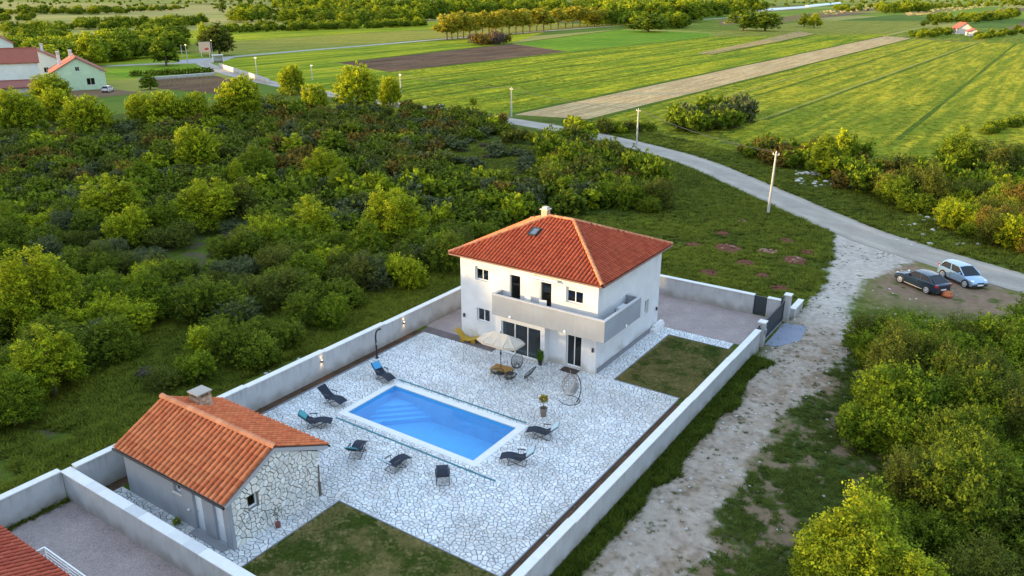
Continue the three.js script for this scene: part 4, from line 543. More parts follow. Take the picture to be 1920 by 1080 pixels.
// trees that stand out one by one: [pixel of the foot, width and height in pixels of the photograph, leaf kind, form, label]
const TREES = [
  [40, 248, 105, 75, 'bright', 'dome', 'sunlit round tree at the left edge below the low red roof'],
  [118, 232, 84, 62, 'bright', 'dome', 'sunlit round tree just left of the twin headed tree and under the village houses'],
  [168, 256, 110, 72, 'bright', 'dome', 'broad twin headed sunlit tree second from the left edge of the scrub'],
  [97, 188, 82, 45, 'bright', 'dome', 'low bushy tree against the front of the pale green house'],
  [268, 236, 62, 56, 'bright', 'dome', 'left end tree of the clipped sunlit row behind the scrub'],
  [316, 238, 86, 62, 'bright', 'dome', 'middle tree of the clipped sunlit row behind the scrub'],
  [368, 236, 70, 58, 'bright', 'dome', 'right end tree of the clipped sunlit row behind the scrub'],
  [450, 226, 100, 76, 'bright', 'dome', 'large domed sunlit tree right of the clipped row'],
  [592, 214, 58, 54, 'bright', 'dome', 'small sunlit tree left of the big round tree by the road'],
  [548, 178, 56, 52, 'bright', 'dome', 'sunlit tree beside the white roadside wall'],
  [672, 206, 92, 76, 'bright', 'dome', 'big round tree by the road left of the first field pole'],
  [732, 198, 50, 52, 'bright', 'dome', 'slim tree right beside the first field pole at the road'],
  [556, 226, 46, 36, 'mid', 'bush', 'small round green bush in front of the small sunlit tree'],
  [372, 316, 96, 74, 'bright', 'dome', 'loose yellow tree alone in the dark middle of the scrub'],
  [218, 428, 128, 100, 'bright', 'tree', 'tall two headed yellow green tree in the left middle of the scrub'],
  [262, 360, 70, 62, 'mid', 'tree', 'plain green tree behind the two headed yellow tree'],
  [392, 432, 112, 98, 'bright', 'tree', 'broad pale yellow tree in front of the heather clearing'],
  [312, 446, 66, 78, 'mid', 'tree', 'narrow deep green tree between the two big yellow trees of the left scrub'],
  [462, 420, 76, 82, 'dark', 'cone', 'dark conical juniper right of the broad pale yellow tree'],
  [482, 338, 72, 66, 'mid', 'tree', 'deep green tree with a round top in the middle of the scrub'],
  [446, 356, 40, 58, 'bright', 'tree', 'thin yellow tree leaning on the deep green round tree'],
  [604, 352, 92, 76, 'bright', 'tree', 'wide sparse yellow tree in the middle right of the scrub'],
  [556, 298, 56, 46, 'bright', 'tree', 'small yellow tree behind the wide sparse tree'],
  [628, 296, 68, 52, 'mid', 'tree', 'round green tree behind and right of the wide sparse tree'],
  [650, 372, 74, 66, 'mid', 'tree', 'green tree half in front of the wide sparse tree'],
  [744, 470, 126, 118, 'bright', 'tree', 'large yellow green tree left behind the villa with a broad crown'],
  [586, 462, 128, 96, 'bright', 'tree', 'wide rounded yellow green tree left of the large tree behind the villa'],
  [694, 500, 90, 90, 'mid', 'tree', 'green tree in front of the large tree behind the villa'],
  [92, 640, 150, 185, 'bright', 'tree', 'tallest bright green tree near the left edge in front of the scrub'],
  [104, 742, 146, 140, 'bright', 'tree', 'bright tree with yellow top nearer the camera at the left edge'],
  [30, 800, 120, 118, 'mid', 'tree', 'low spreading green tree in the lower left corner above the wall'],
  [286, 600, 104, 100, 'mid', 'tree', 'rounded green tree right of the tallest bright tree'],
  [22, 470, 86, 90, 'mid', 'tree', 'green tree cut by the left edge in the middle of the scrub'],
  [206, 492, 62, 48, 'olive', 'bush', 'pale grey green bush at the foot of the two headed yellow tree'],
  [570, 540, 88, 70, 'mid', 'tree', 'fresh green low tree in the scrub above the long white wall'],
  [1215, 60, 78, 34, 'mid', 'tree', 'dark green round tree at the far field edge left of the pair of field trees'],
  [1392, 57, 62, 36, 'mid', 'tree', 'left tree of the dark green pair standing in the far fields'],
  [1434, 58, 60, 38, 'mid', 'tree', 'right tree of the dark green pair standing in the far fields'],
  [1508, 50, 30, 24, 'mid', 'tree', 'left of two small trees right of the pair in the far fields'],
  [1526, 52, 28, 26, 'bright', 'tree', 'right of two small trees right of the pair in the far fields'],
  [412, 104, 66, 56, 'dark', 'tree', 'dense dark green tree behind the orange roadside board'],
  [388, 96, 40, 50, 'bright', 'tree', 'yellow green tree left of the dark tree at the roadside board'],
  [312, 124, 60, 58, 'mid', 'tree', 'brownish green roadside tree with a bare trunk in front of the hedge garden'],
  [172, 124, 64, 60, 'bright', 'tree', 'autumn yellow tree right behind the village roofs'],
  [282, 168, 38, 30, 'mid', 'tree', 'small round green tree at the corner of the brown vegetable plot'],
  [1545, 330, 70, 78, 'mid', 'tree', 'left end tree of the hedge across the road'],
  [1572, 318, 58, 74, 'bright', 'tree', 'green tree rising behind the left end of the hedge across the road'],
  [1790, 330, 100, 92, 'mid', 'tree', 'tallest round tree of the hedge across the road'],
  [1862, 345, 110, 80, 'dark', 'tree', 'dark spreading tree right of the tallest hedge tree'],
  [1905, 330, 70, 60, 'mid', 'tree', 'green tree cut by the right edge behind the hedge'],
  [1338, 222, 34, 36, 'bright', 'tree', 'thin yellow tree at the left end of the field thicket across the road'],
  [1085, 262, 66, 40, 'bright', 'bush', 'bright yellow green bush at the road edge left of the field pole'],
];
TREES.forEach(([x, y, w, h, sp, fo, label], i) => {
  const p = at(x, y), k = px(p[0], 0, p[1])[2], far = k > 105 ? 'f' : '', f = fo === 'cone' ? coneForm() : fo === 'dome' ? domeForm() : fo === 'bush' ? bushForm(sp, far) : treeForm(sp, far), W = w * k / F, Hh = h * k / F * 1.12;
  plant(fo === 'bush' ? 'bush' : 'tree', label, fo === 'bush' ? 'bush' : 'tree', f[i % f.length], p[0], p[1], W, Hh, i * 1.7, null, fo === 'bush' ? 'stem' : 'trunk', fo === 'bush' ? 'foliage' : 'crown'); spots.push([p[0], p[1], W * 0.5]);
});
{ const p = at(1618, 915, 5.2), f = treeForm('yellow', ''); plant('tree', 'bright yellow tree catching the last sun at the lower right bottom edge', 'tree', f[0], p[0], p[1], 4.3, 5.7, 0.6, null, 'trunk', 'crown'); plant('tree', 'lower yellow green tree just right of the sunlit one at the bottom edge', 'tree', f[1], p[0] - 0.6, p[1] + 2.2, 3.6, 4.2, 2.6, null, 'trunk', 'crown'); spots.push([p[0], p[1], 2.4], [p[0], p[1] + 3, 2]); }
{ const r = rng(404), f = standForm(); for (let i = 0; i < 24; i++) { const t = i / 23, p = at(838 + 290 * Math.pow(t, 1.1), 76 - 28 * t + (r() - 0.5) * 3.5), k = px(p[0], 0, p[1])[2]; plant('tree', 'yellow leaved tree in the long roadside row across the far fields', 'tree', f[i % 3], p[0], p[1], 40 * k / F * (0.8 + 0.35 * r()), (44 - 12 * t) * k / F * (0.88 + 0.24 * r()), r() * 6, 'yellow trees in the long far row', 'trunk', 'crown'); } }
for (const [x, y, h, l] of [[418, 24, 26, 'left'], [454, 24, 27, 'middle'], [470, 24, 26, 'right']]) { const p = at(x, y), k = px(p[0], 0, p[1])[2], f = poplarForm(); plant('poplar_tree', 'tall slim ' + l + ' one of three poplars at the top left of the plain', 'tree', f[0], p[0], p[1], 12 * k / F, h * k / F, x, null, 'trunk', 'crown'); }
// the scrub: bushes over the wild ground, thinning at the clearings
const SCRUB = [[-90, 262], [60, 262], [250, 245], [520, 200], [620, 222], [760, 208], [880, 222], [975, 250], [1020, 285], [1120, 280], [1240, 340], [1235, 395], [1120, 408], [1010, 400], [870, 470], [842, 530], [690, 560], [600, 640], [530, 690], [420, 715], [330, 735], [200, 745], [90, 790], [-90, 860]];
const CLEAR = [[[835, 282], [900, 262], [1010, 278], [1045, 300], [1000, 345], [920, 350], [840, 335]], [[150, 452], [300, 470], [440, 432], [505, 440], [500, 475], [330, 515], [190, 512]], [[200, 690], [330, 620], [420, 640], [300, 730]]];
const KIND = { scrub: ['bush', 'plain dull green bush in the dense scrub behind the long wall', 'dull green bushes of the scrub'], dark: ['juniper_bush', 'dark green juniper bush in the dense scrub behind the long wall', 'dark juniper bushes of the scrub'], mid: ['bush', 'fresh green leafy bush in the dense scrub behind the long wall', 'green bushes of the scrub'], olive: ['grey_shrub', 'dull grey green bush in the dense scrub behind the long wall', 'grey green bushes of the scrub'], red: ['reddish_shrub', 'reddish brown leaved bush in the dense scrub behind the long wall', 'reddish bushes of the scrub'], heather: ['heath_shrub', 'low purplish grey heath bush in the scrub clearings', 'heath bushes of the scrub'], bright: ['bush', 'small yellow green bush in the dense scrub behind the long wall', 'yellow green bushes of the scrub'] };
{
  const r = rng(2024), cand = [];
  for (let gx = 14; gx < 150; gx += 2.05) for (let gz = -190; gz < -35; gz += 2.05) {
    const x = gx + (r() - 0.5) * 1.9, z = gz + (r() - 0.5) * 1.9, q = px(x, 0, z), a = r(), b = r(), c = r(), t = r();
    if (q[0] < -80 || q[0] > 1960 || !inside(q, SCRUB)) continue; const cl = CLEAR.some(p => inside(q, p)); if (cl && a > 0.16) continue; if (z > -37.2 - 1.5 * b) continue;
    if (spots.some(s => (s[0] - x) ** 2 + (s[1] - z) ** 2 < s[2] * s[2])) continue;
    const n = fbm(x * 0.07, z * 0.07, 500, 3), m = fbm(x * 0.15, z * 0.15, 510, 2); if (a > 0.8) continue;
    const far = q[2] > 95, sp = cl ? (b < 0.6 ? 'heather' : 'olive') : b < 0.1 ? 'olive' : b < 0.1 + 0.16 * sm(60, 95, x) * sm(0.4, 0.6, m) * 0.6 ? 'red' : b < (far ? 0.15 : 0.2) ? 'bright' : c < (far ? 0.55 : 0.4) + 0.6 * (n - 0.5) ? 'dark' : far && c > 0.9 ? 'red' : c > 0.88 ? 'mid' : 'scrub';
    const s = (sp === 'heather' ? 0.55 : sp === 'bright' ? 1.2 : 1) * (0.7 + 0.7 * m) * (1 + 0.4 * t * t); const w = 2.5 * s, h = (cl ? 1.1 : 1.75) * s * (0.75 + 0.5 * c);
    cand.push({ x, z, sp, w, h, k: q[2], turn: r() * 6.28, v: Math.floor(r() * 3) });
  }
  cand.sort((a, b) => b.w / b.k - a.w / a.k); const rest = {};
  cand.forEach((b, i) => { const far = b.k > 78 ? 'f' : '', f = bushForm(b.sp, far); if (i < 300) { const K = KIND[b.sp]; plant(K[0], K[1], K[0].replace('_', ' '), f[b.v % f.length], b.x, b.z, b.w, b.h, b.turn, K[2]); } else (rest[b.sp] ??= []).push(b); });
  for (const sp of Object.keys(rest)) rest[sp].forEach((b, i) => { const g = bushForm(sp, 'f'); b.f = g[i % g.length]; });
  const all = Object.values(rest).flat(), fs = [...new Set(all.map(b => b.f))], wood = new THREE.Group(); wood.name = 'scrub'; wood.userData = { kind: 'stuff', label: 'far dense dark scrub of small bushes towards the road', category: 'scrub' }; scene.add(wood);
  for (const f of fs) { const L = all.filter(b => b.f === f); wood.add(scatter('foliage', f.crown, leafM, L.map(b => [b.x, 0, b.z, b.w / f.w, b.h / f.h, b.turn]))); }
}
function scatter(name, g, m, L, tint) { const im = new THREE.InstancedMesh(g, m, L.length), M4 = new THREE.Matrix4(), q = new THREE.Quaternion(), Y = new THREE.Vector3(0, 1, 0); L.forEach(([x, y, z, w, h, a, c], i) => { M4.compose(new THREE.Vector3(x, y, z), q.setFromAxisAngle(Y, a), new THREE.Vector3(w, h, w)); im.setMatrixAt(i, M4); if (tint) im.setColorAt(i, rgb(...c)); }); im.name = name; im.userData.kind = 'stuff'; return shadows(im); }
// bushes of the thicket right of the track, of the hedge across the road and of the field thickets
function patch(poly, step, seed, kinds, size, label, group, taken = 0, skip = 0) {
  const r = rng(seed), pts = poly.map(p => at(p[0], p[1])), xs = pts.map(p => p[0]), zs = pts.map(p => p[1]);
  for (let x = Math.min(...xs); x < Math.max(...xs); x += step) for (let z = Math.min(...zs); z < Math.max(...zs); z += step) {
    const X = x + (r() - 0.5) * step * 0.9, Z = z + (r() - 0.5) * step * 0.9, a = r(), b = r(), c = r(), t = r() * 6.28; if (!inside([X, Z], pts) || a < skip) continue; if (spots.some(s => (s[0] - X) ** 2 + (s[1] - Z) ** 2 < s[2] * s[2] * 0.6)) continue;
    const sp = kinds[Math.floor(b * kinds.length)], q = px(X, 0, Z), far = q[2] > 90 ? 'f' : '', f = bushForm(sp, far), s = size * (0.75 + 0.5 * c); if (q[0] < -60 || q[0] > 2000 || q[1] > 1330) continue;
    const kn = { dark: 'juniper_bush', olive: 'grey_shrub', red: 'reddish_shrub', heather: 'heath_shrub' }[sp] || (group.includes('hedge') ? 'hedge_bush' : 'bush'); plant(kn, label[sp] || label.any, kn.replace('_', ' '), f[Math.floor(a * 97) % f.length], X, Z, 1.2 * s, s * (0.8 + 0.4 * b), t, group + (label[sp] ? ' ' + sp : ''));
  }
}
const RT = { scrub: 'dull dark green leafy bush in the thicket right of the stony track', mid: 'green leafy bush in the thicket right of the stony track', dark: 'dark green bush in the thicket right of the stony track', olive: 'dull grey green bush in the thicket right of the stony track', bright: 'yellow green bush in the thicket right of the stony track', red: 'brownish bush in the thicket right of the stony track' };
patch([[1640, 652], [1720, 645], [1800, 660], [1800, 720], [1780, 860], [1630, 870], [1605, 740]], 1.6, 61, ['mid', 'mid', 'mid', 'mid', 'dark'], 2.6, RT, 'thicket bushes');
patch([[1800, 655], [1960, 632], [2050, 700], [2100, 1200], [1700, 1300], [1600, 1040], [1640, 880], [1790, 860]], 1.7, 62, ['scrub', 'dark', 'mid', 'mid', 'scrub', 'mid', 'mid', 'scrub', 'dark'], 2.5, RT, 'thicket bushes', 0, 0.08);
const HR = { mid: 'green bush of the hedge across the asphalt road', bright: 'yellowish bush of the hedge across the asphalt road', red: 'brown orange bush of the hedge across the asphalt road', dark: 'dark bush of the hedge across the asphalt road' };
patch([[1490, 300], [1560, 290], [1640, 330], [1740, 345], [1930, 350], [1960, 470], [1850, 460], [1760, 420], [1650, 380], [1560, 350], [1495, 325]], 2.1, 63, ['mid', 'red', 'bright', 'mid', 'mid', 'dark'], 2.6, HR, 'hedge bushes', 0, 0.05);
patch([[1760, 420], [1850, 400], [1960, 400], [1990, 490], [1860, 465]], 1.9, 67, ['bright', 'bright', 'red'], 2.5, { any: 'sunlit yellowish bush at the near right end of the hedge across the road' }, 'near hedge bushes');
patch([[1255, 232], [1330, 218], [1400, 212], [1408, 232], [1340, 250], [1262, 250]], 2.6, 64, ['dark', 'mid', 'olive'], 3.2, { any: 'dark bush of the lone thicket at the edge of the meadow across the road' }, 'meadow thicket bushes');
patch([[1375, 285], [1440, 275], [1500, 290], [1490, 320], [1400, 300]], 2.2, 65, ['mid', 'red', 'dark'], 2.0, { any: 'low bush round the heap of cut branches across the road' }, 'bushes at the branch heap');
patch([[1110, 238], [1200, 232], [1230, 250], [1130, 252]], 2.6, 66, ['bright', 'mid', 'dark'], 1.7, { any: 'low bush on the grassy verge across the road by the second pole' }, 'verge bushes');
patch([[880, 80], [950, 76], [955, 84], [890, 86]], 5, 68, ['red', 'heather'], 5, { any: 'brown bare bush at the corner of the ploughed field' }, 'brown field corner bushes');
patch([[1020, 288], [1090, 262], [1130, 300], [1240, 340], [1240, 400], [1030, 380]], 2.1, 69, ['red', 'dark', 'scrub', 'dark', 'mid'], 2.5, { any: 'rusty or green bush of the scrub tongue between villa roof and road' }, 'scrub tongue bushes');
// far greenery of the plain: belts of trees and hedges drawn as masses
{
  const r = rng(7070), L = [], add = (x0, y0, x1, y1, n, hpx, jx = 6, jy = 2) => { for (let i = 0; i < n; i++) { const t = r(), X = x0 + (x1 - x0) * t + (r() - 0.5) * jx, Y = Math.max(-9, y0 + (y1 - y0) * t + (r() - 0.5) * jy), p = at(X, Y), k = px(p[0], 0, p[1])[2], h = hpx * k / F * (0.6 + 0.8 * r()); L.push([p[0], 0, p[1], h * (0.9 + 0.6 * r()), h, r() * 6.28]); } };
  add(60, 118, 340, 90, 120, 34, 20, 26); add(0, 100, 130, 80, 40, 26, 20, 20); add(0, 62, 380, 46, 110, 16, 10, 8); add(380, 62, 800, 48, 170, 12, 10, 4); add(440, 36, 800, 40, 90, 22, 20, 14); add(640, 30, 820, 34, 60, 26, 20, 12); add(420, 55, 830, 28, 70, 9, 10, 3);
  add(820, 26, 1130, 20, 120, 22, 20, 14); add(1110, 44, 1300, 34, 90, 32, 30, 14); add(1290, 30, 1420, 20, 40, 20, 20, 12); add(1180, 54, 1290, 50, 30, 24, 10, 5); add(0, 27, 240, 26, 50, 13, 12, 3); add(190, 24, 340, 18, 30, 9, 10, 3);
  add(1640, 24, 1740, 20, 40, 15, 14, 6); add(1740, 45, 1920, 30, 80, 12, 20, 12); add(1700, 70, 1790, 62, 40, 10, 16, 8); add(1830, 72, 1920, 60, 40, 9, 16, 8); add(1560, 20, 1920, 8, 70, 8, 20, 8); add(1850, 250, 1925, 230, 30, 14, 8, 8);
  add(0, 14, 1920, 9, 200, 5, 40, 8); add(0, 6, 1920, 3, 260, 4.5, 40, 5); add(0, 0, 1920, -4, 300, 4, 40, 4); add(640, 10, 1400, 14, 110, 9, 30, 8); add(0, 40, 70, 38, 16, 12, 8, 3); add(520, 15, 640, 18, 40, 20, 14, 8);
  const sets = [treeForm('mid', 'f')[0], treeForm('bright', 'f')[1], bushForm('mid', 'f')[0], bushForm('red', 'f')[0]], G = new THREE.Group(); G.name = 'distant_trees'; G.userData = { kind: 'stuff', label: 'far belts of trees and hedges across the plain', category: 'trees' }; scene.add(G);
  sets.forEach((f, s) => G.add(scatter('foliage', f.crown, leafM, L.filter((_, i) => [0, 1, 1, 1, 2, 0, 2, 2, 0, 1][i % 10] === s).map(([x, y, z, w, h, a]) => [x, y, z, w / f.w, h / f.h, a]))));
}
// ---------- grass ----------
const HEAPS = [[1365, 466, 44], [1300, 460, 26], [1355, 438, 22], [1440, 472, 30], [1475, 452, 26], [1396, 494, 32], [1490, 489, 40], [1512, 474, 24], [1462, 541, 30], [1390, 415, 18], [1428, 518, 26], [1330, 512, 30]].map(q => { const p = at(q[0], q[1]), k = px(p[0], 0, p[1])[2]; return [p[0], p[1], q[2] * k / F / 2 * 1.15]; });
function tuftGeo(seed, n, h, lean) { // blades that bow outward, their upper faces up
  const r = rng(seed), v = [], nn = [];
  for (let i = 0; i < n; i++) { const a = r() * 6.28, d = 0.5 * Math.sqrt(r()), x = Math.cos(a) * d, z = Math.sin(a) * d, b = r() * 6.28, w = 0.06 + 0.05 * r(), H = h * (0.5 + 0.7 * r()), l = lean * (0.5 + r()), ca = Math.cos(b), sa = Math.sin(b); const A = [x - sa * w, 0, z + ca * w], B = [x + sa * w, 0, z - ca * w], T = [x + ca * l, H, z + sa * l], e = new THREE.Vector3(B[0] - A[0], 0, B[2] - A[2]).cross(new THREE.Vector3(T[0] - A[0], H, T[2] - A[2])); const up = e.y > 0; v.push(...A, ...(up ? B : T), ...(up ? T : B)); e.normalize(); if (!up) e.negate(); e.multiplyScalar(0.7).add(new THREE.Vector3(0, 0.5, 0)).normalize(); for (let k = 0; k < 3; k++) nn.push(e.x, e.y, e.z); }
  const g = new THREE.BufferGeometry(); g.setAttribute('position', new THREE.Float32BufferAttribute(v, 3)); g.setAttribute('normal', new THREE.Float32BufferAttribute(nn, 3)); return g;
}
const bladeM = phys([1, 1, 1], 0.85, { side: THREE.DoubleSide, transmission: 0.3, thickness: 0 }); bladeM.specularIntensity = 0.08;
{
  const tuft = tuftGeo(3, 14, 1, 0.7), r = rng(88), gs = [], G = (name, label, n, place, w, h, cols) => {
    const L = []; for (let i = 0; i < n; i++) { const p = place(); if (!p) continue; const a = r(), b = r(), c = mix(cols[0], cols[1], Math.min(1, Math.max(0, (p[2] ?? 0.5) * 0.8 + 0.4 * (r() - 0.4)))), k = 0.7 + 0.6 * r(); L.push([p[0], -0.01, p[1], w * (0.7 + 0.6 * a), h * (0.6 + 0.8 * b), r() * 6.28, [c[0] * k, c[1] * k, c[2] * k]]); }
    const m = scatter(name, tuft, bladeM, L, true); m.name = numbered(name); m.userData = { kind: 'stuff', label, category: 'grass' }; scene.add(m); };
  const gr = [[0.075, 0.1, 0.011], [0.22, 0.235, 0.02]];
  G('grass', 'green meadow grass between villa and asphalt road', 52000, () => { const x = 54.8 + 50 * r(), z = -75 + 63 * r(), q = px(x, 0, z); if (inside(q, SCRUB) && q[1] < 400 && !CLEAR.some(c => inside(q, c))) return null; if (roadDist(x, z) < 2.7 || trackMask(x, z) > 0.25 + 0.4 * r() || z > trackEdge(x, 1) + 1) return null; if (HEAPS.some(q => (q[0] - x) ** 2 + (q[1] - z) ** 2 < q[2] * q[2])) return null; const n = fbm(x * 0.25, z * 0.25, 610, 3); return n < 0.4 && r() < 0.6 ? null : [x, z, n * 1.4 - 0.2]; }, 0.5, 0.2, gr);
  G('grass', 'wild grass strip in front of the scrub along the long white wall', 42000, () => { const x = 5 + 55 * r(), z = -34.2 - 22 * r() * Math.sqrt(r()); return fbm(x * 0.3, z * 0.3, 620, 3) < 0.3 ? null : [x, z, fbm(x * 0.2, z * 0.2, 625, 2)]; }, 0.45, 0.22, gr);
  G('grass', 'dense grass strip between the track and the outer face of the wall', 6500, () => { const t = r(), x = 14 + 33 * r(), z = -13.05 + 0.95 * t * t * (0.5 + vnoise(x * 0.6, 1, 5)); return [x, z, 0.3]; }, 0.32, 0.25, [[0.05, 0.08, 0.009], [0.16, 0.19, 0.016]]);
  G('grass', 'patchy grass on the bare ground between track and thicket', 16000, () => { const x = 14 + 42 * r(), z = -10 + 14 * r(); const n = fbm(x * 0.9, z * 0.9, 54, 4); return trackMask(x, z) > 0.3 || n > 0.5 + 0.12 * r() ? null : [x, z, 0.35]; }, 0.3, 0.12, [[0.05, 0.075, 0.012], [0.15, 0.17, 0.025]]);
  G('grass', 'weeds dotted over the stony track', 3000, () => { const x = 14 + 62 * r(), z = -16 + 9 * r(); return trackMask(x, z) > 0.4 && fbm(x * 0.8, z * 0.8, 640, 3) > 0.56 ? [x, z, 0.2] : null; }, 0.15, 0.07, [[0.05, 0.07, 0.012], [0.14, 0.15, 0.025]]);
  G('grass', 'grass verge on the far side of the asphalt road', 36000, () => { const x = 70 + 62 * r(), z = -72 + 84 * r(), d = roadDist(x, z); if (d < 2.7 || d > 12 || trackMask(x, z) > 0.2 || (x < 80 && z > -14 && z < 3 && x < 79.8 + (z + 11.8) * -0.45)) return null; return [x, z, fbm(x * 0.3, z * 0.3, 650, 3)]; }, 0.55, 0.24, gr);
  G('grass', 'worn lawn by the small house', 9000, () => { const x = 14.6 + 6.3 * r(), z = -23.7 + 10.2 * r(), n = fbm(x * 0.9, z * 0.9, 660, 4); return [x, z, sm(0.6, 0.44, n)]; }, 0.2, 0.055, [[0.06, 0.095, 0.01], [0.25, 0.2, 0.07]]);
  G('grass', 'worn lawn along the side of the villa', 7000, () => { const x = 39.3 + 7.9 * r(), z = -18.8 + 5.2 * r(), n = fbm(x * 0.9, z * 0.9, 661, 4); return [x, z, sm(0.6, 0.44, n)]; }, 0.2, 0.055, [[0.06, 0.095, 0.01], [0.25, 0.2, 0.07]]);
  G('grass', 'field grass and crops across the road', 42000, () => { const x = 112 + 420 * Math.pow(r(), 2.3), z = -165 + 175 * r(), q = px(x, 0, z); if (q[0] < 620 || q[0] > 1960 || (z > -88.5 && z < -70.2) || roadDist(Math.min(x, 169), z) < 3.2 || (x < 126 && z > -60 && roadDist(x, z) > 999)) return null; if (z < -165 || inside([x, z], FIELDS[3 + 1][0])) return null; const n = fbm(x * 0.015, z * 0.12, 670, 4); return [x, z, n * 1.5 - 0.25]; }, 0.8, 0.11, [[0.14, 0.21, 0.008], [0.52, 0.46, 0.02]]);
}
// ---------- things on the terrace ----------
function local(name, label, category, x, z, turn, group, y = 0) { const t = thing(name, label, category, [x, y, z], group); t.rotation.y = turn; origin.set(t, [0, 0, 0]); return t; }
function copyOf(src, label, x, z, turn, y = 0, s = 1) { const c = src.clone(); c.name = numbered(src.name.replace(/_\d+$/, '')); c.userData = { ...src.userData, label }; c.position.set(x, y, z); c.rotation.y = turn; c.scale.setScalar(s); scene.add(c); return c; }
function strip(pts, w, th) { // a sling hung between two rails, side profile in x and y
  const s = new THREE.Shape(); s.moveTo(pts[0][0], pts[0][1]); for (const p of pts.slice(1)) s.lineTo(p[0], p[1]); for (const p of [...pts].reverse()) s.lineTo(p[0], p[1] - th); return new THREE.ExtrudeGeometry(s, { depth: w, bevelEnabled: false }).translate(0, 0, -w / 2);
}
const navy = std([0.012, 0.017, 0.032], 0.85), navy2 = std([0.02, 0.03, 0.04], 0.85), frameM = std([0.02, 0.025, 0.03], 0.45, { metalness: 0.4 });
const cushion = { teal: std([0.06, 0.28, 0.31], 0.85), blue: std([0.05, 0.27, 0.5], 0.8), pale: std([0.42, 0.55, 0.58], 0.85) };
function lounger(label, head, foot, color) {
  const a = at(head[0], head[1], 0.82), b = at(foot[0], foot[1], 0.34), cx = (a[0] + b[0]) / 2, cz = (a[1] + b[1]) / 2, dx = b[0] - a[0], dz = b[1] - a[1];
  const t = local('sun_lounger', label, 'sun lounger', cx, cz, Math.atan2(-dz, dx), 'folding loungers round the pool');
  const P = [[0.88, 0.33], [0.6, 0.42], [0.32, 0.45], [-0.02, 0.38], [-0.2, 0.36], [-0.36, 0.46], [-0.86, 0.9]];
  part('sling', strip(P, 0.54, 0.02), navy, t);
  for (const s of [-1, 1]) {
    part('side_rail', tube(P.map(p => [p[0], p[1] - 0.01, s * 0.29]), 0.017, 18, 6), frameM, t);
    part('leg', tube([[0.5, 0.4, s * 0.31], [0.1, 0.2, s * 0.31], [-0.42, 0.012, s * 0.31]], 0.016, 8, 6), frameM, t); part('leg', tube([[-0.3, 0.42, s * 0.33], [0, 0.22, s * 0.33], [0.46, 0.012, s * 0.33]], 0.016, 8, 6), frameM, t);
    const ar = part('armrest', box(-0.36, 0.08, 0.61, 0.64, s * 0.33 - 0.03, s * 0.33 + 0.03), M.dark, t); part('support', bar([0.04, 0.3, s * 0.33], [0.0, 0.61, s * 0.33], 0.014), frameM, ar);
  }
  part('crossbar', bar([-0.42, 0.03, -0.33], [-0.42, 0.03, 0.33], 0.016), frameM, t); part('crossbar', bar([0.46, 0.03, -0.33], [0.46, 0.03, 0.33], 0.016), frameM, t);
  if (color) { const g = new THREE.BoxGeometry(0.46, 0.07, 0.5, 4, 2, 4), p = g.attributes.position; for (let i = 0; i < p.count; i++) p.setY(i, p.getY(i) * (1 - 1.4 * ((p.getX(i) / 0.5) ** 4 + (p.getZ(i) / 0.54) ** 4))); g.computeVertexNormals(); part('headrest', g.rotateZ(-0.72).translate(-0.64, 0.755, 0), cushion[color], t); }
  return t;
}
lounger('dark lounger with bright blue headrest under the black shower column', [703, 681], [734, 711], 'blue');
lounger('plain dark lounger without headrest cushion between wall bed and pool corner', [606, 726], [640, 752]);
lounger('dark lounger with teal headrest nearest the small house roof', [566, 775], [616, 789], 'teal');
lounger('dark lounger with teal headrest turned to the camera near the drain channel', [655, 846], [681, 823], 'teal');
lounger('dark lounger with pale headrest third along the near side of the pool', [720, 863], [760, 857], 'pale');
lounger('dark lounger seen straight from behind at the near side of the pool', [830, 893], [829, 872]);
lounger('dark lounger with pale headrest off the near right corner of the pool', [998, 845], [944, 855], 'pale');
lounger('dark lounger with pale headrest right of the pool beside the flower pot', [1043, 798], [994, 806], 'pale');
{ // wavy yellow lounger
  const a = at(864, 622, 0.6), b = at(893, 637, 0.2), t = local('wave_lounger', 'wavy yellow lounger on the rubble strip at the villa corner', 'sun lounger', (a[0] + b[0]) / 2, (a[1] + b[1]) / 2, Math.atan2(-(b[1] - a[1]), b[0] - a[0]));
  const P = []; for (let i = 0; i <= 16; i++) { const u = i / 16; P.push([-0.9 + 1.8 * u, 0.34 + 0.16 * Math.cos(u * Math.PI * 1.9 + 0.1) + 0.3 * Math.max(0, 0.3 - u) / 0.3]); }
  part('shell', strip(P, 0.62, 0.05), std([0.45, 0.27, 0.015], 0.6), t); for (const s of [-1, 1]) part('foot', [box(0.3, 0.6, 0, 0.28, s * 0.27 - 0.02, s * 0.27 + 0.02), box(-0.5, -0.2, 0, 0.24, s * 0.27 - 0.02, s * 0.27 + 0.02)], std([0.35, 0.2, 0.015], 0.6), t);
}
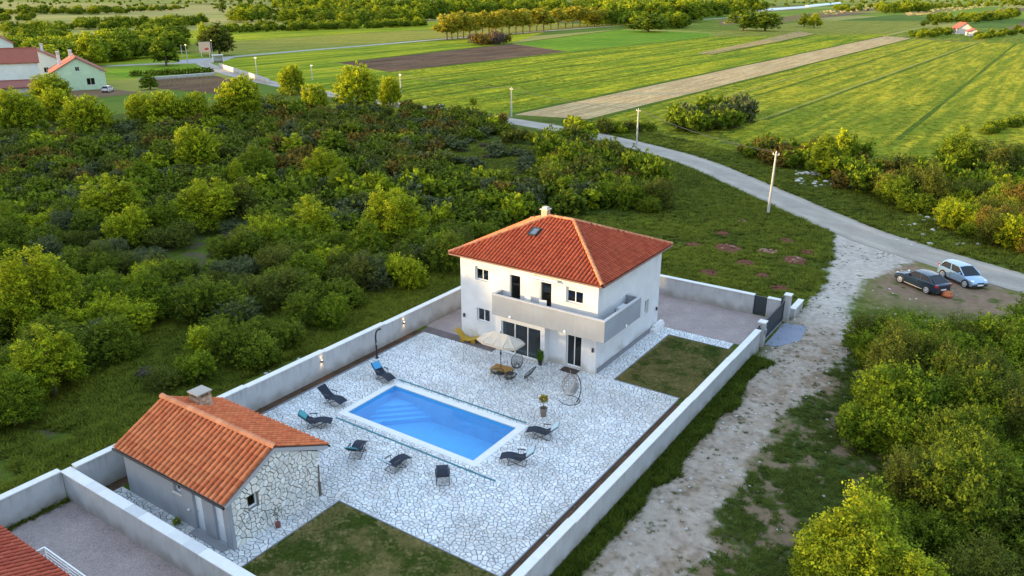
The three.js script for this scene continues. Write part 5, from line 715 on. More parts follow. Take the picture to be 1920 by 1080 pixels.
{ // oblong parasol
  const c = [36.0, -25.15], t = thing('parasol', 'cream oblong parasol in front of the sliding door', 'parasol', [c[0], 0, c[1]]);
  const hx = 0.86, hz = 1.42, y0 = 2.22, y1 = 2.72, rim = [[-hx, -hz * 0.52], [-hx * 0.62, -hz], [hx * 0.62, -hz], [hx, -hz * 0.52], [hx, 0], [hx, hz * 0.52], [hx * 0.62, hz], [-hx * 0.62, hz], [-hx, hz * 0.52], [-hx, 0]].map(p => [c[0] + p[0], y0, c[1] + p[1]]);
  const top = k => [c[0], y1, c[1] + [-0.55, -0.55, -0.55, -0.55, 0, 0.55, 0.55, 0.55, 0.55, 0][k]], cm = phys([0.52, 0.46, 0.37], 0.9, { side: THREE.DoubleSide, transmission: 0.15, bumpMap: rep(grit, 0.5), bumpScale: 0.002 });
  for (let k = 0; k < 10; k++) { const n = (k + 1) % 10, A = rim[k], B = rim[n], C = top(n), D = top(k), sag = (p, q, f) => [(p[0] + q[0]) / 2, (p[1] + q[1]) / 2 - f, (p[2] + q[2]) / 2], v = [], AB = sag(A, B, -0.02), CD = sag(C, D, 0), mm = sag(AB, CD, 0.07), AD = sag(A, D, 0.02), BC = sag(B, C, 0.02); const q = (a, b, d, e) => v.push(...a, ...b, ...d, ...a, ...d, ...e); q(A, AB, mm, AD); q(AB, B, BC, mm); q(AD, mm, CD, D); q(mm, BC, C, CD); const dn = p => [p[0], p[1] - 0.12, p[2]]; q(dn(A), dn(B), B, A); const g = new THREE.BufferGeometry(); g.setAttribute('position', new THREE.Float32BufferAttribute(v, 3)); g.computeVertexNormals(); g.setAttribute('uv', new THREE.Float32BufferAttribute(new Float32Array(v.length / 3 * 2), 2)); part('canopy_panel', g, cm, t); part('rib', bar([A[0], A[1] + 0.0, A[2]], [D[0], D[1] - 0.06, D[2]], 0.012), M.dark, t); }
  part('ridge_bar', bar([c[0], y1 - 0.03, c[1] - 0.55], [c[0], y1 - 0.03, c[1] + 0.55], 0.015), M.dark, t);
  part('pole', bar([c[0], 0.05, c[1]], [c[0], y1 + 0.06, c[1]], 0.026), M.dark, t); part('crank', [box(c[0] - 0.06, c[0] + 0.04, 1.3, 1.45, c[1] - 0.04, c[1] + 0.04)], M.black, t); part('base', new THREE.CylinderGeometry(0.25, 0.28, 0.06, 18).translate(c[0], 0.065, c[1]), M.dark, t); part('finial', new THREE.SphereGeometry(0.035, 8, 6).translate(c[0], y1 + 0.08, c[1]), M.black, t);
}
{ const p = at(941, 690, 0.4), t = local('wooden_table', 'low yellow wooden table under the parasol', 'table', p[0], p[1], 0.06); for (let i = 0; i < 6; i++) part('plank', box(-0.4 + i * 0.135, -0.4 + i * 0.135 + 0.128, 0.36, 0.4, -0.62, 0.62), M.wood, t); for (const [a, b] of [[-1, -1], [-1, 1], [1, -1], [1, 1]]) part('leg', box(a * 0.36 - 0.03, a * 0.36 + 0.03, 0, 0.36, b * 0.56 - 0.03, b * 0.56 + 0.03), M.wood, t); part('apron', [box(-0.36, 0.36, 0.28, 0.359, -0.55, -0.53), box(-0.36, 0.36, 0.28, 0.359, 0.53, 0.55)], M.wood, t); }
{ const p = at(956, 700, 0.42), t = local('side_table', 'small round black side table beside the wooden table', 'table', p[0], p[1], 0); part('top', new THREE.CylinderGeometry(0.25, 0.25, 0.025, 20).translate(0, 0.43, 0), M.black, t); for (let k = 0; k < 3; k++) part('leg', bar([0.2 * Math.cos(k * 2.1), 0, 0.2 * Math.sin(k * 2.1)], [0.1 * Math.cos(k * 2.1), 0.42, 0.1 * Math.sin(k * 2.1)], 0.012), M.black, t); }
let stringChair0; // string chairs with an oval rim
function stringChair(label, x, z, turn) {
  if (stringChair0) return copyOf(stringChair0, label, x, z, turn);
  const t = stringChair0 = local('string_chair', label, 'chair', x, z, turn, 'oval string chairs round the tables'), rim = [], seat = [], sm_ = std([0.045, 0.06, 0.045], 0.6); const N = 30;
  for (let i = 0; i < N; i++) { const a = i / N * 6.283, u = Math.cos(a), v = Math.sin(a); rim.push([-0.1 - 0.36 * u, 0.58 + 0.34 * u, 0.37 * v * (1 - 0.12 * u)]); seat.push([0.04 - 0.1 * u, 0.26 + 0.06 * u, 0.12 * v]); }
  part('rim', tube(rim, 0.018, 60, 6, true), M.black, t); part('hub_ring', tube(seat, 0.012, 30, 5, true), M.black, t);
  const cords = []; for (let i = 0; i < N; i++) { const m = [(rim[i][0] + seat[i][0]) / 2 + 0.03, (rim[i][1] + seat[i][1]) / 2 - 0.08, (rim[i][2] + seat[i][2]) / 2 * 1.12]; cords.push(bar(rim[i], m, 0.011, 0.011, 4), bar(m, seat[i], 0.011, 0.011, 4)); } part('cords', cords, sm_, t, { kind: 'stuff' });
  for (let k = 0; k < 3; k++) { const a = k * 2.1 + 0.4; part('leg', bar([0.04 + 0.1 * Math.cos(a), 0.26, 0.1 * Math.sin(a)], [0.36 * Math.cos(a), 0, 0.34 * Math.sin(a)], 0.013), M.black, t); } return t;
}
{ const A = at(933, 697, 0.45), B = at(957, 706, 0.45), C = at(991, 699, 0.5), D = at(969, 679, 0.5); stringChair('green black string chair left of the wooden table', A[0], A[1], 0.6); stringChair('green black string chair nearest the pool below the table', B[0], B[1], 0.9); stringChair('oval string chair leaning right of the table towards the villa door', C[0], C[1], 1.9); stringChair('pale string chair facing the camera between table and sliding door', D[0], D[1], 3.5); }
{ // hanging egg chair
  const p = at(1068, 752), t = local('hanging_chair', 'grey wicker egg chair hung from a curved black stand', 'chair', p[0], p[1], -0.15), lean = u => [0.25 + 0.42 * Math.sin(u), 0, 0];
  part('stand', tube([[0.1, 0.05, 0.42], [0.2, 0.35, 0.52], [0.22, 1.0, 0.62], [0.15, 1.6, 0.5], [0.05, 1.95, 0.2], [0, 2.0, 0]], 0.03, 40, 8), M.black, t);
  part('base_ring', tube([[-0.42, 0.035, -0.42], [-0.55, 0.035, 0.05], [-0.4, 0.035, 0.42], [0.05, 0.035, 0.58], [0.42, 0.035, 0.42], [0.55, 0.035, 0.0], [0.42, 0.035, -0.42]], 0.026, 40, 7), M.black, t);
  part('chain', bar([0, 1.98, 0], [0, 1.72, 0], 0.012), M.steel, t);
  const G = [], wick = std([0.24, 0.21, 0.19], 0.8), E = (a, h) => { const y = 0.42 + 1.3 * h, r = 0.48 * Math.pow(Math.sin(Math.PI * Math.min(0.98, 0.1 + 0.86 * h)), 0.75); return [r * Math.cos(a), y, r * Math.sin(a)]; };
  for (let k = 0; k < 17; k++) { const a = 0.75 + k / 16 * 4.8 + 1.57 + 1.0, pts = []; for (let i = 0; i <= 8; i++) pts.push(E(a, i / 8)); G.push(tube(pts, 0.012, 10, 4)); } for (let i = 1; i < 8; i++) { const pts = []; for (let k = 0; k <= 14; k++) pts.push(E(3.32 + k / 14 * 4.8, i / 8)); G.push(tube(pts, 0.011, 18, 4)); }
  part('basket', G, wick, t, { kind: 'stuff' }); part('cushion', new THREE.SphereGeometry(0.38, 16, 10).scale(1, 0.42, 1).translate(0, 0.62, 0), std([0.4, 0.38, 0.37], 0.9), t); part('cushion', new THREE.SphereGeometry(0.33, 16, 10).scale(1, 1.1, 0.4).rotateX(0.2).translate(0, 0.95, 0.24), std([0.36, 0.34, 0.33], 0.9), t);
}
function leafBall(seed, c, r, h, n, leaf, lo, hi) { return crownGeo(seed, [[c[0], c[1], c[2], r, h]], n, 8, leaf, r * 0.35, lo, hi); }
function flatPart(name, g, m, t) { const me = shadows(new THREE.Mesh(g, m)); me.name = name; t.add(me); return me; }
{ const p = at(1019, 781), t = local('flower_pot', 'tall tapered pot with a round orange flowering ball beside the pool', 'potted plant', p[0], p[1], 0.3); part('pot', new THREE.LatheGeometry([[0, 0.01], [0.14, 0.01], [0.21, 0.52], [0.225, 0.56], [0.2, 0.56], [0.18, 0.48], [0, 0.48]].map(q => new THREE.Vector2(...q)), 20), std([0.2, 0.16, 0.13], 0.8), t); part('soil', new THREE.CylinderGeometry(0.178, 0.178, 0.02, 16).translate(0, 0.49, 0), M.bark, t); part('stem', bar([0, 0.48, 0], [0.01, 1.0, 0], 0.015), M.bark, t); flatPart('foliage', leafBall(71, [0, 1.1, 0], 0.21, 0.19, 70, 0.07, SP.mid[0], SP.bright[1]), leafM, t); flatPart('flowers', leafBall(72, [0, 1.12, 0], 0.22, 0.2, 40, 0.07, [0.4, 0.14, 0.01], [0.55, 0.28, 0.01]), leafM, t); }
{ const t = local('potted_grass', 'upright green grass plant in a pot at the bay corner by the sliding door', 'potted plant', 38.32, -23.75, 0); part('pot', new THREE.CylinderGeometry(0.14, 0.11, 0.28, 16).translate(0, 0.17, 0), M.dark, t); flatPart('foliage', crownGeo(73, [[0, 0.62, 0, 0.16, 0.36]], 90, 7, 0.16, 0.1, [0.05, 0.12, 0.01], [0.13, 0.24, 0.02], { up: 2, slim: 0.25, stretch: 2 }), leafM, t); }
{ const t = local('potted_shrub', 'thin dry shrub in a red pot before the stone gable of the small house', 'potted plant', 18.15, -24.62, 0); part('pot', new THREE.CylinderGeometry(0.13, 0.1, 0.24, 14).translate(0, 0.15, 0), std([0.2, 0.07, 0.06], 0.8), t); part('stem', [bar([0, 0.2, 0], [0.05, 0.8, 0.02], 0.012), bar([0.03, 0.5, 0.01], [-0.1, 0.95, 0.0], 0.008)], M.bark, t); flatPart('foliage', leafBall(74, [0, 0.8, 0], 0.2, 0.2, 14, 0.06, SP.olive[0], SP.olive[1]), leafM, t); }
{ const p = at(330, 970), t = local('garden_plant', 'small green plant at the foot of the small house front wall', 'plant', 15.82, -28.5, 0); part('stem', bar([0, 0, 0], [0, 0.16, 0], 0.012), M.bark, t); flatPart('foliage', leafBall(75, [0, 0.16, 0], 0.18, 0.13, 24, 0.09, SP.mid[0], SP.bright[1]), leafM, t); }
{ const t = thing('door_mat', 'brown door mat before the glazed terrace door', 'mat', [38.75, 0, -21.75]); part('mat', box(38.4, 38.98, 0.03, 0.06, -22.35, -21.25), std([0.07, 0.045, 0.03], 0.95, { bumpMap: rep(grit, 0.3), bumpScale: 0.01 }), t); part('border', [box(38.37, 38.399, 0.03, 0.055, -22.38, -21.22), box(38.981, 39.01, 0.03, 0.055, -22.38, -21.22)], M.black, t); }
{ const t = thing('shower', 'black outdoor shower column with curved top in the soil bed', 'shower', [33.27, 0, -32.94]); part('column', tube([[33.27, 0, -32.94], [33.27, 0.9, -32.94], [33.27, 1.6, -32.94], [33.3, 1.92, -32.86], [33.36, 2.08, -32.72]], 0.055, 24, 8), M.black, t); part('shower_head', new THREE.CylinderGeometry(0.1, 0.08, 0.05, 14).rotateX(0.35).translate(33.38, 2.07, -32.66), M.black, t); part('tap', box(33.2, 33.34, 1.0, 1.1, -32.9, -32.84), M.steel, t); part('foot', new THREE.CylinderGeometry(0.13, 0.13, 0.04, 16).translate(33.27, 0.03, -32.94), M.black, t); }
{ const t = thing('air_conditioner', 'white outdoor air conditioning unit on the side balcony of the villa', 'air conditioner', [41.9, 2.98, -20.0]); part('case', box(41.4, 42.3, 3.04, 3.72, -20.15, -19.8), M.white, t); part('grille', new THREE.TorusGeometry(0.24, 0.02, 6, 24).translate(41.75, 3.38, -19.79), M.dark, t); part('fan', new THREE.CylinderGeometry(0.22, 0.22, 0.02, 20).rotateX(Math.PI / 2).translate(41.75, 3.38, -19.8), M.black, t); part('foot', [box(41.5, 41.6, 2.981, 3.04, -20.1, -19.85), box(42.1, 42.2, 2.981, 3.04, -20.1, -19.85)], M.dark, t); }
{ const mk = (l, x, z, a) => { const t = local('balcony_chair', l, 'chair', x, z, a, 'white chairs on the balcony', 2.98); part('seat', box(-0.24, 0.24, 0.42, 0.46, -0.24, 0.24), M.white, t); part('backrest', box(-0.25, -0.21, 0.46, 1.22, -0.24, 0.24), M.white, t); for (const [a1, b1] of [[-1, -1], [-1, 1], [1, -1], [1, 1]]) part('leg', box(a1 * 0.21 - 0.02, a1 * 0.21 + 0.02, 0, 0.42, b1 * 0.21 - 0.02, b1 * 0.21 + 0.02), M.white, t); for (const s of [-1, 1]) part('armrest', box(-0.22, 0.22, 0.62, 0.66, s * 0.25 - 0.02, s * 0.25 + 0.02), M.white, t); }; mk('white balcony chair left of the middle balcony door', 38.6, -25.1, 2.9); mk('white balcony chair straight before the middle balcony door', 38.65, -23.9, 3.4); }
// ---------- cars ----------
function car(name, label, x, z, turn, o) {
  const t = local(name, label, 'car', x, z, turn), L = o.L, W = 0.86, paintM = phys(o.color, 0.28, { metalness: 0.35, clearcoat: 1, clearcoatRoughness: 0.06 }), pr = o.profile;                   // profile: [x, belt height] from rear to front
  const v = [], ix = [], n = pr.length, M_ = 9; // lower body: cross sections from sill to belt and over the top
  for (let i = 0; i < n; i++) { const [px_, y, wd] = pr[i], w = W * wd, lo = o.clear + (i === 0 || i === n - 1 ? 0.12 : 0), sec = [[-w * 0.9, lo], [-w * 0.99, lo + 0.1], [-w, lo + (y - lo) * 0.5], [-w * 0.97, y - 0.05], [-w * 0.86, y], [w * 0.86, y], [w * 0.97, y - 0.05], [w, lo + (y - lo) * 0.5], [w * 0.99, lo + 0.1], [w * 0.9, lo]]; for (const [zz, yy] of sec) v.push(px_, yy, zz); }
  for (let i = 0; i < n - 1; i++) for (let k = 0; k < 9; k++) { const a = i * 10 + k, b = a + 1, c = a + 10, d = c + 1; ix.push(a, c, b, b, c, d); } for (const e of [0, n - 1]) for (let k = 1; k < 9; k++) e ? ix.push(e * 10, e * 10 + k + 1, e * 10 + k) : ix.push(0, k, k + 1);
  let g = new THREE.BufferGeometry(); g.setAttribute('position', new THREE.Float32BufferAttribute(v, 3)); g.setIndex(ix); g = toCreasedNormals(g, 0.6); part('body', g, paintM, t);
  const [rb, rt, ft, fb] = o.cabin, yb = o.belt, yt = o.roof, wb = W * 0.9, wt = W * 0.7, gm = phys([0.012, 0.016, 0.022], 0.12, { specularIntensity: 0.45 });
  const quad = (a, b, c, d) => { const q = new THREE.BufferGeometry(); q.setAttribute('position', new THREE.Float32BufferAttribute([...a, ...b, ...c, ...a, ...c, ...d], 3)); q.computeVertexNormals(); q.setAttribute('uv', new THREE.Float32BufferAttribute(new Float32Array(12), 2)); return q; }, slab = (a, b, c, d) => { const nrm = new THREE.Vector3().subVectors(new THREE.Vector3(...b), new THREE.Vector3(...a)).cross(new THREE.Vector3().subVectors(new THREE.Vector3(...d), new THREE.Vector3(...a))).normalize().multiplyScalar(0.02), s = p => [p[0] - nrm.x, p[1] - nrm.y, p[2] - nrm.z]; return [quad(a, b, c, d), quad(s(d), s(c), s(b), s(a)), quad(a, s(a), s(b), b), quad(c, s(c), s(d), d), quad(b, s(b), s(c), c), quad(d, s(d), s(a), a)]; };
  const roof = new THREE.BoxGeometry(ft - rt + 0.16, 0.06, wt * 2 + 0.04, 6, 1, 6); { const p = roof.attributes.position; for (let i = 0; i < p.count; i++) { const u = p.getX(i) / (ft - rt), w = p.getZ(i) / wt; p.setY(i, p.getY(i) + 0.05 - 0.12 * u * u - 0.05 * w * w + (o.droop || 0) * u); } roof.computeVertexNormals(); } part('roof', roof.translate((ft + rt) / 2, yt - 0.01, 0), paintM, t);
  part('windscreen', slab([fb, yb, wb * 0.94], [fb, yb, -wb * 0.94], [ft, yt, -wt * 0.96], [ft, yt, wt * 0.96]), gm, t); part('rear_window', slab([rb, yb + 0.05, -wb * 0.92], [rb, yb + 0.05, wb * 0.92], [rt, yt, wt * 0.94], [rt, yt, -wt * 0.94]), gm, t);
  for (const s of [-1, 1]) {
    const P = (u, h) => { const xb = rb + (fb - rb) * u, xt = rt + (ft - rt) * u; return [xb + (xt - xb) * h, yb + (yt - yb) * h, s * (wb + (wt - wb) * h)]; }, Q = (a, b, d, e) => s > 0 ? slab(a, b, d, e) : slab(b, a, e, d);
    part('side_window', Q(P(0.07, 0.06), P(0.46, 0.04), P(0.46, 0.92), P(0.1, 0.9)), gm, t); part('side_window', Q(P(0.5, 0.04), P(0.95, 0.04), P(0.94, 0.92), P(0.5, 0.92)), gm, t);
    for (const [a, b] of [[0.0, 0.06], [0.465, 0.495], [0.955, 1.0]]) part('pillar', bar(P((a + b) / 2, -0.03), P((a + b) / 2, 0.98), 0.045, 0.035, 6), paintM, t);
    part('door_seam', box(o.door[0], o.door[0] + 0.02, o.clear + 0.12, yb - 0.06, s * W * 1.002 - 0.006, s * W * 1.002 + 0.004), M.black, t); part('door_handle', box(o.door[0] + 0.1, o.door[0] + 0.28, yb - 0.16, yb - 0.12, s * W * 0.985, s * (W * 0.985 + 0.04)), M.dark, t);
    part('sill_trim', box(-o.wb / 2 + 0.4, o.wb / 2 - 0.4, o.clear + 0.02, o.clear + 0.1, s * W * 0.97, s * (W * 0.97 + 0.02)), o.trim || M.dark, t); part('mirror', new THREE.SphereGeometry(0.1, 10, 8).scale(0.8, 0.7, 1.1).translate(fb - 0.42, yb + 0.09, s * (wb + 0.1)), paintM, t);
    part('headlight', new THREE.SphereGeometry(0.15, 12, 8).scale(1, 0.6, 1.1).translate(o.light[0], o.light[1], s * W * 0.68), phys([0.8, 0.82, 0.85], 0.1, { clearcoat: 1 }), t); part('tail_light', box(-L / 2 - 0.0, -L / 2 + 0.16, o.tail - 0.1, o.tail + 0.1, s * W * 0.66, s * W * 0.93), phys([0.35, 0.015, 0.02], 0.2, { clearcoat: 1 }), t);
    for (const e of [-1, 1]) { const wx = e * o.wb / 2 + o.shift, R_ = 0.32, wheel = part('wheel', new THREE.CylinderGeometry(R_, R_, 0.2, 24).rotateX(Math.PI / 2).translate(wx, R_, s * (W - 0.08)), M.black, t); part('rim', new THREE.CylinderGeometry(R_ * 0.68, R_ * 0.68, 0.02, 20).rotateX(Math.PI / 2).translate(wx, R_, s * (W + 0.025)), M.dark, wheel); const sp = [new THREE.TorusGeometry(R_ * 0.64, 0.03, 6, 24).translate(wx, R_, s * (W + 0.03))]; for (let k = 0; k < 7; k++) { const a = k / 7 * 6.283; sp.push(bar([wx, R_, s * (W + 0.035)], [wx + R_ * 0.62 * Math.cos(a), R_ + R_ * 0.62 * Math.sin(a), s * (W + 0.035)], 0.035, 0.03, 5)); } part('spokes', sp, std([0.62, 0.63, 0.65], 0.3, { metalness: 0.6 }), wheel); part('wheel_arch', new THREE.TorusGeometry(R_ * 1.12, 0.045, 6, 20, Math.PI).translate(wx, R_ - 0.02, s * (W - 0.012)), M.black, t); }
  }
  part('bumper', box(L / 2 - 0.14, L / 2 + 0.01, o.clear + 0.04, o.clear + 0.24, -W * 0.8, W * 0.8), o.bump || M.dark, t); part('bumper', box(-L / 2 - 0.01, -L / 2 + 0.14, o.clear + 0.04, o.clear + 0.28, -W * 0.8, W * 0.8), o.bump || M.dark, t); part('number_plate', box(L / 2 + 0.011, L / 2 + 0.02, o.clear + 0.12, o.clear + 0.22, -0.26, 0.26), M.white, t); part('number_plate', box(-L / 2 - 0.02, -L / 2 - 0.011, o.clear + 0.26, o.clear + 0.36, -0.26, 0.26), M.white, t); part('grille', box(L / 2 - 0.02, L / 2 + 0.008, o.clear + 0.3, o.clear + 0.38, -0.3, 0.3), M.black, t);
  return t;
}
const coupe = car('parked_car', 'dark teal coupe parked on bare ground nearest the thicket', 67.6, -6.15, Math.atan2(0.81, 0.59), { L: 4.25, wb: 2.65, shift: 0.0, clear: 0.2, belt: 0.9, roof: 1.36, tail: 0.82, color: [0.008, 0.028, 0.06], profile: [[-2.12, 0.86, 0.8], [-2.0, 0.95, 0.92], [-1.5, 0.97, 1], [0, 0.93, 1], [0.75, 0.92, 1], [1.4, 0.86, 0.98], [1.95, 0.74, 0.9], [2.12, 0.58, 0.78]], cabin: [-1.95, -1.0, 0.2, 1.0], door: [-0.5], light: [1.88, 0.68], trim: M.steel, droop: 0.04 });
car('parked_car', 'pale silver blue three door hatchback parked beside the asphalt road', 70.85, -3.6, Math.atan2(-0.73, -0.68), { L: 3.9, wb: 2.45, shift: 0.05, clear: 0.2, belt: 0.9, roof: 1.42, tail: 0.95, color: [0.27, 0.41, 0.57], profile: [[-1.95, 0.84, 0.86], [-1.85, 0.93, 0.95], [-1.4, 0.95, 1], [0, 0.92, 1], [0.7, 0.9, 1], [1.25, 0.82, 0.97], [1.75, 0.7, 0.9], [1.95, 0.55, 0.8]], cabin: [-1.85, -1.45, 0.12, 0.98], door: [-0.45], light: [1.7, 0.66] });
{ const p = at(203, 172); car('parked_car', 'white car far off in front of the pale green house', p[0], p[1], 0.7, { L: 4.1, wb: 2.5, shift: 0.05, clear: 0.2, belt: 0.9, roof: 1.42, tail: 0.95, color: [0.75, 0.76, 0.78], profile: [[-2.05, 0.84, 0.86], [-1.85, 0.93, 0.95], [-1.4, 0.95, 1], [0, 0.92, 1], [0.7, 0.9, 1], [1.25, 0.82, 0.97], [1.8, 0.7, 0.9], [2.05, 0.55, 0.8]], cabin: [-1.9, -1.45, 0.12, 0.98], door: [-0.45], light: [1.75, 0.66] }); }
{ const p = at(1775, 556), t = local('sack', 'crumpled orange sack on the ground behind the dark coupe', 'sack', p[0], p[1], 0.5), g = new THREE.SphereGeometry(0.42, 20, 12), q = g.attributes.position; for (let i = 0; i < q.count; i++) { const k = 0.75 + 0.5 * fbm(q.getX(i) * 4 + 9, q.getY(i) * 4 + q.getZ(i) * 3, 5, 3); q.setXYZ(i, q.getX(i) * k * 1.25, Math.max(-0.2, q.getY(i) * k * 0.62) + 0.2, q.getZ(i) * k); } g.computeVertexNormals(); part('bag', g, std([0.42, 0.12, 0.04], 0.85), t); part('knot', new THREE.ConeGeometry(0.12, 0.25, 8).rotateZ(0.9).translate(-0.4, 0.4, 0.1), std([0.45, 0.14, 0.05], 0.85), t); }
// ---------- poles and lines along the road ----------
const poleTops = [];
for (const [x, y, h, l] of [[1440, 400, 6.55, 'concrete pole nearest the camera beside the road bend'], [1193, 282, 6.1, 'concrete pole second from the camera at the road left of the meadow thicket'], [959, 219, 5.4, 'concrete pole at the near end of the straw coloured field strip'], [752, 181, 5.0, 'concrete pole beside the slim tree at the left end of the green field'], [483, 150, 6, 'concrete pole in front of the white roadside wall'], [586, 150, 4, 'short pole beside the sunlit trees by the road'], [352, 118, 6, 'pole left of the orange roadside board'], [399, 106, 6, 'pole just right of the orange roadside board'], [342, 108, 4.4, 'small lamp pole further left of the roadside board']]) {
  const p = at(x, y), t = thing('utility_pole', l, 'pole', [p[0], 0, p[1]], 'poles along the road'), lean = x === 1440 ? 0.09 : 0; part('pole', bar([p[0], -0.1, p[1]], [p[0] + lean, h, p[1] + lean], 0.16, 0.09, 10), std([0.46, 0.45, 0.43], 0.9, { map: rep(streak, 1.1) }), t); part('cross_arm', box(p[0] + lean - 0.04, p[0] + lean + 0.04, h - 0.3, h - 0.22, p[1] + lean - 0.35, p[1] + lean + 0.35), M.steel, t); for (const s of [-0.3, 0, 0.3]) part('insulator', new THREE.CylinderGeometry(0.04, 0.05, 0.14, 8).translate(p[0] + lean, h - 0.13 + (s ? 0 : 0.18), p[1] + lean + s), M.offwhite, t); poleTops.push([p[0] + lean, h - 0.05, p[1] + lean]);
}
for (let i = 0; i < 3; i++) { const a = poleTops[i], b = poleTops[i + 1], t = thing('power_line', ['sagging cable from the nearest pole to the second pole', 'sagging cable from the second pole to the pole at the straw strip', 'sagging cable from the straw strip pole to the pole by the slim tree'][i], 'cable', a, 'cables between the poles'); part('cable', tube([0, 0.25, 0.5, 0.75, 1].map(u => [a[0] + (b[0] - a[0]) * u, a[1] + (b[1] - a[1]) * u - 1.2 * 4 * u * (1 - u) * 0.5, a[2] + (b[2] - a[2]) * u]), 0.03, 20, 5), M.dark, t); }
// ---------- heaps, rubble, scraps ----------
const heapStoneM = std([0.27, 0.16, 0.11], 0.95), soilHeapM = std([0.2, 0.065, 0.03], 0.97, { map: rep(stain, 1), bumpMap: rep(grit, 0.7), bumpScale: 0.06 });
[[1365, 466, 44, 'largest dark red soil heap in the meadow behind the driveway'], [1300, 460, 26, 'red soil heap left of the largest heap'], [1355, 438, 22, 'red soil heap behind the largest heap'], [1440, 472, 30, 'pale stony soil heap right of the largest heap'], [1475, 452, 26, 'red soil heap at the upper right of the meadow'], [1396, 494, 32, 'red soil heap below the largest heap'], [1490, 489, 40, 'long stony soil heap towards the track'], [1512, 474, 24, 'small brown heap above the long stony heap'], [1462, 541, 30, 'red soil heap near the side gate'], [1390, 415, 18, 'small soil heap nearest the road in the meadow'], [1428, 518, 26, 'flat soil heap in the lower middle of the meadow'], [1330, 512, 30, 'flat brown soil heap close to the driveway end wall']].forEach(([x, y, w, l], i) => {
  const p = at(x, y), k = px(p[0], 0, p[1])[2], R_ = w * k / F / 2 * 1.2, t = thing('soil_heap', l, 'soil heap', [p[0], 0, p[1]], 'soil heaps in the meadow'), g = new THREE.CircleGeometry(1, 40).rotateX(-Math.PI / 2), rg = new THREE.RingGeometry(0.001, 1, 28, 8).rotateX(-Math.PI / 2), q = rg.attributes.position;
  for (let j = 0; j < q.count; j++) { const d = Math.hypot(q.getX(j), q.getZ(j)), f = 0.8 + 0.5 * fbm(q.getX(j) * 1.5 + i * 7, q.getZ(j) * 1.5, 33, 3); q.setXYZ(j, p[0] + q.getX(j) * R_ * f, Math.max(-0.03, 0.3 * R_ * (1 - d * d) * (0.4 + 0.9 * vnoise(q.getX(j) * 3.5 + i * 5, q.getZ(j) * 3.5, 8)) - 0.03), p[1] + q.getZ(j) * R_ * 1.1 * f); } rg.computeVertexNormals(); part('soil', rg, soilHeapM, t);
  const r = rng(i + 900), st = []; for (let j = 0; j < (l.includes('stony') ? 26 : 8); j++) { const a = r() * 6.28, d = R_ * Math.sqrt(r()) * 0.9, s = 0.06 + 0.1 * r(); st.push(new THREE.DodecahedronGeometry(s, 0).scale(1, 0.6, 1.2).translate(p[0] + Math.cos(a) * d, 0.02 + 0.2 * R_ * (1 - (d / R_) ** 2), p[1] + Math.sin(a) * d)); } part('stones', st, i % 3 ? soilHeapM : heapStoneM, t, { kind: 'stuff' });
});
function rubble(label, n, seed, place, s0) { const r = rng(seed), g = new THREE.DodecahedronGeometry(1, 0).scale(1, 0.6, 1.25), L = []; for (let i = 0; i < n; i++) { const p = place(r); if (!p) continue; const s = s0 * (0.35 + 1.1 * r() * r()); L.push([p[0], s * 0.2, p[1], s, s, r() * 6.28]); } const m = scatter('rubble', boxUV(g), M.stone, L); m.name = numbered('rubble'); m.userData = { kind: 'stuff', label, category: 'stones' }; scene.add(m); }
rubble('scattered white stones in the grass outside the long white wall', 130, 70, r => [18 + 24 * r(), -35 - 5 * r() * r() - 0.4], 0.13);
rubble('pale stones strewn over the track and its edge', 900, 71, r => { const x = 14 + 62 * r(), z = -15 + 12 * r(); return trackMask(x, z) > 0.05 || r() < 0.25 ? [x, z] : null; }, 0.075);
rubble('white rubble under the hedge across the road', 120, 72, r => { const p = at(1490 + 110 * r(), 318 + 34 * r()); return p; }, 0.3);
rubble('white rubble under the near end of the hedge across the road', 70, 73, r => at(1680 + 240 * r(), 400 + 62 * r()), 0.22);
{ const p = at(1440, 274), t = local('brush_pile', 'heap of cut brown branches at the field edge across the road', 'branches', p[0], p[1], 0), r = rng(17), G = []; for (let i = 0; i < 170; i++) { const a = r() * 6.28, d = 1.9 * Math.sqrt(r()), y = 1.25 * (1 - d * d / 4.2) * r(), b = r() * 6.28, l = 0.5 + 0.7 * r(); G.push(bar([d * Math.cos(a) - l * Math.cos(b), Math.max(0.03, y - 0.15), d * Math.sin(a) - l * Math.sin(b)], [d * Math.cos(a) + l * Math.cos(b), y + 0.25, d * Math.sin(a) + l * Math.sin(b)], 0.045, 0.02, 5)); } part('branches', G, std([0.24, 0.13, 0.07], 0.95), t, { kind: 'stuff' }); }
{ const p = at(1466, 272), t = local('white_slab', 'tilted white slab lying right of the heap of cut branches', 'slab', p[0], p[1], 0.4); part('slab', [box(-0.9, 0.9, 0.25, 0.33, -0.6, 0.6).rotateZ(0.08)], M.white, t); part('block', box(-0.5, 0.5, 0, 0.2, -0.3, 0.3), M.stone, t); }
{ const p = at(620, 590), t = local('plank', 'pale flat board lying in the grass behind the long white wall', 'board', p[0], p[1], 0.5); part('board', box(-0.7, 0.7, 0.1, 0.15, -0.16, 0.16), M.white, t); part('block', box(-0.2, 0, 0, 0.099, -0.1, 0.1), M.stone, t); }
{ const p = at(490, 664), t = local('plastic_scrap', 'torn turquoise plastic scrap in the grass behind the wall', 'scrap', p[0], p[1], 0.5), g = new THREE.PlaneGeometry(0.9, 0.6, 8, 6).rotateX(-Math.PI / 2), q = g.attributes.position; for (let i = 0; i < q.count; i++) q.setY(i, 0.22 + 0.22 * vnoise(q.getX(i) * 5 + 3, q.getZ(i) * 5 + 3, 3)); g.computeVertexNormals(); part('sheet', [g, flip(g.clone().translate(0, -0.015, 0))], std([0.16, 0.38, 0.42], 0.6), t); }
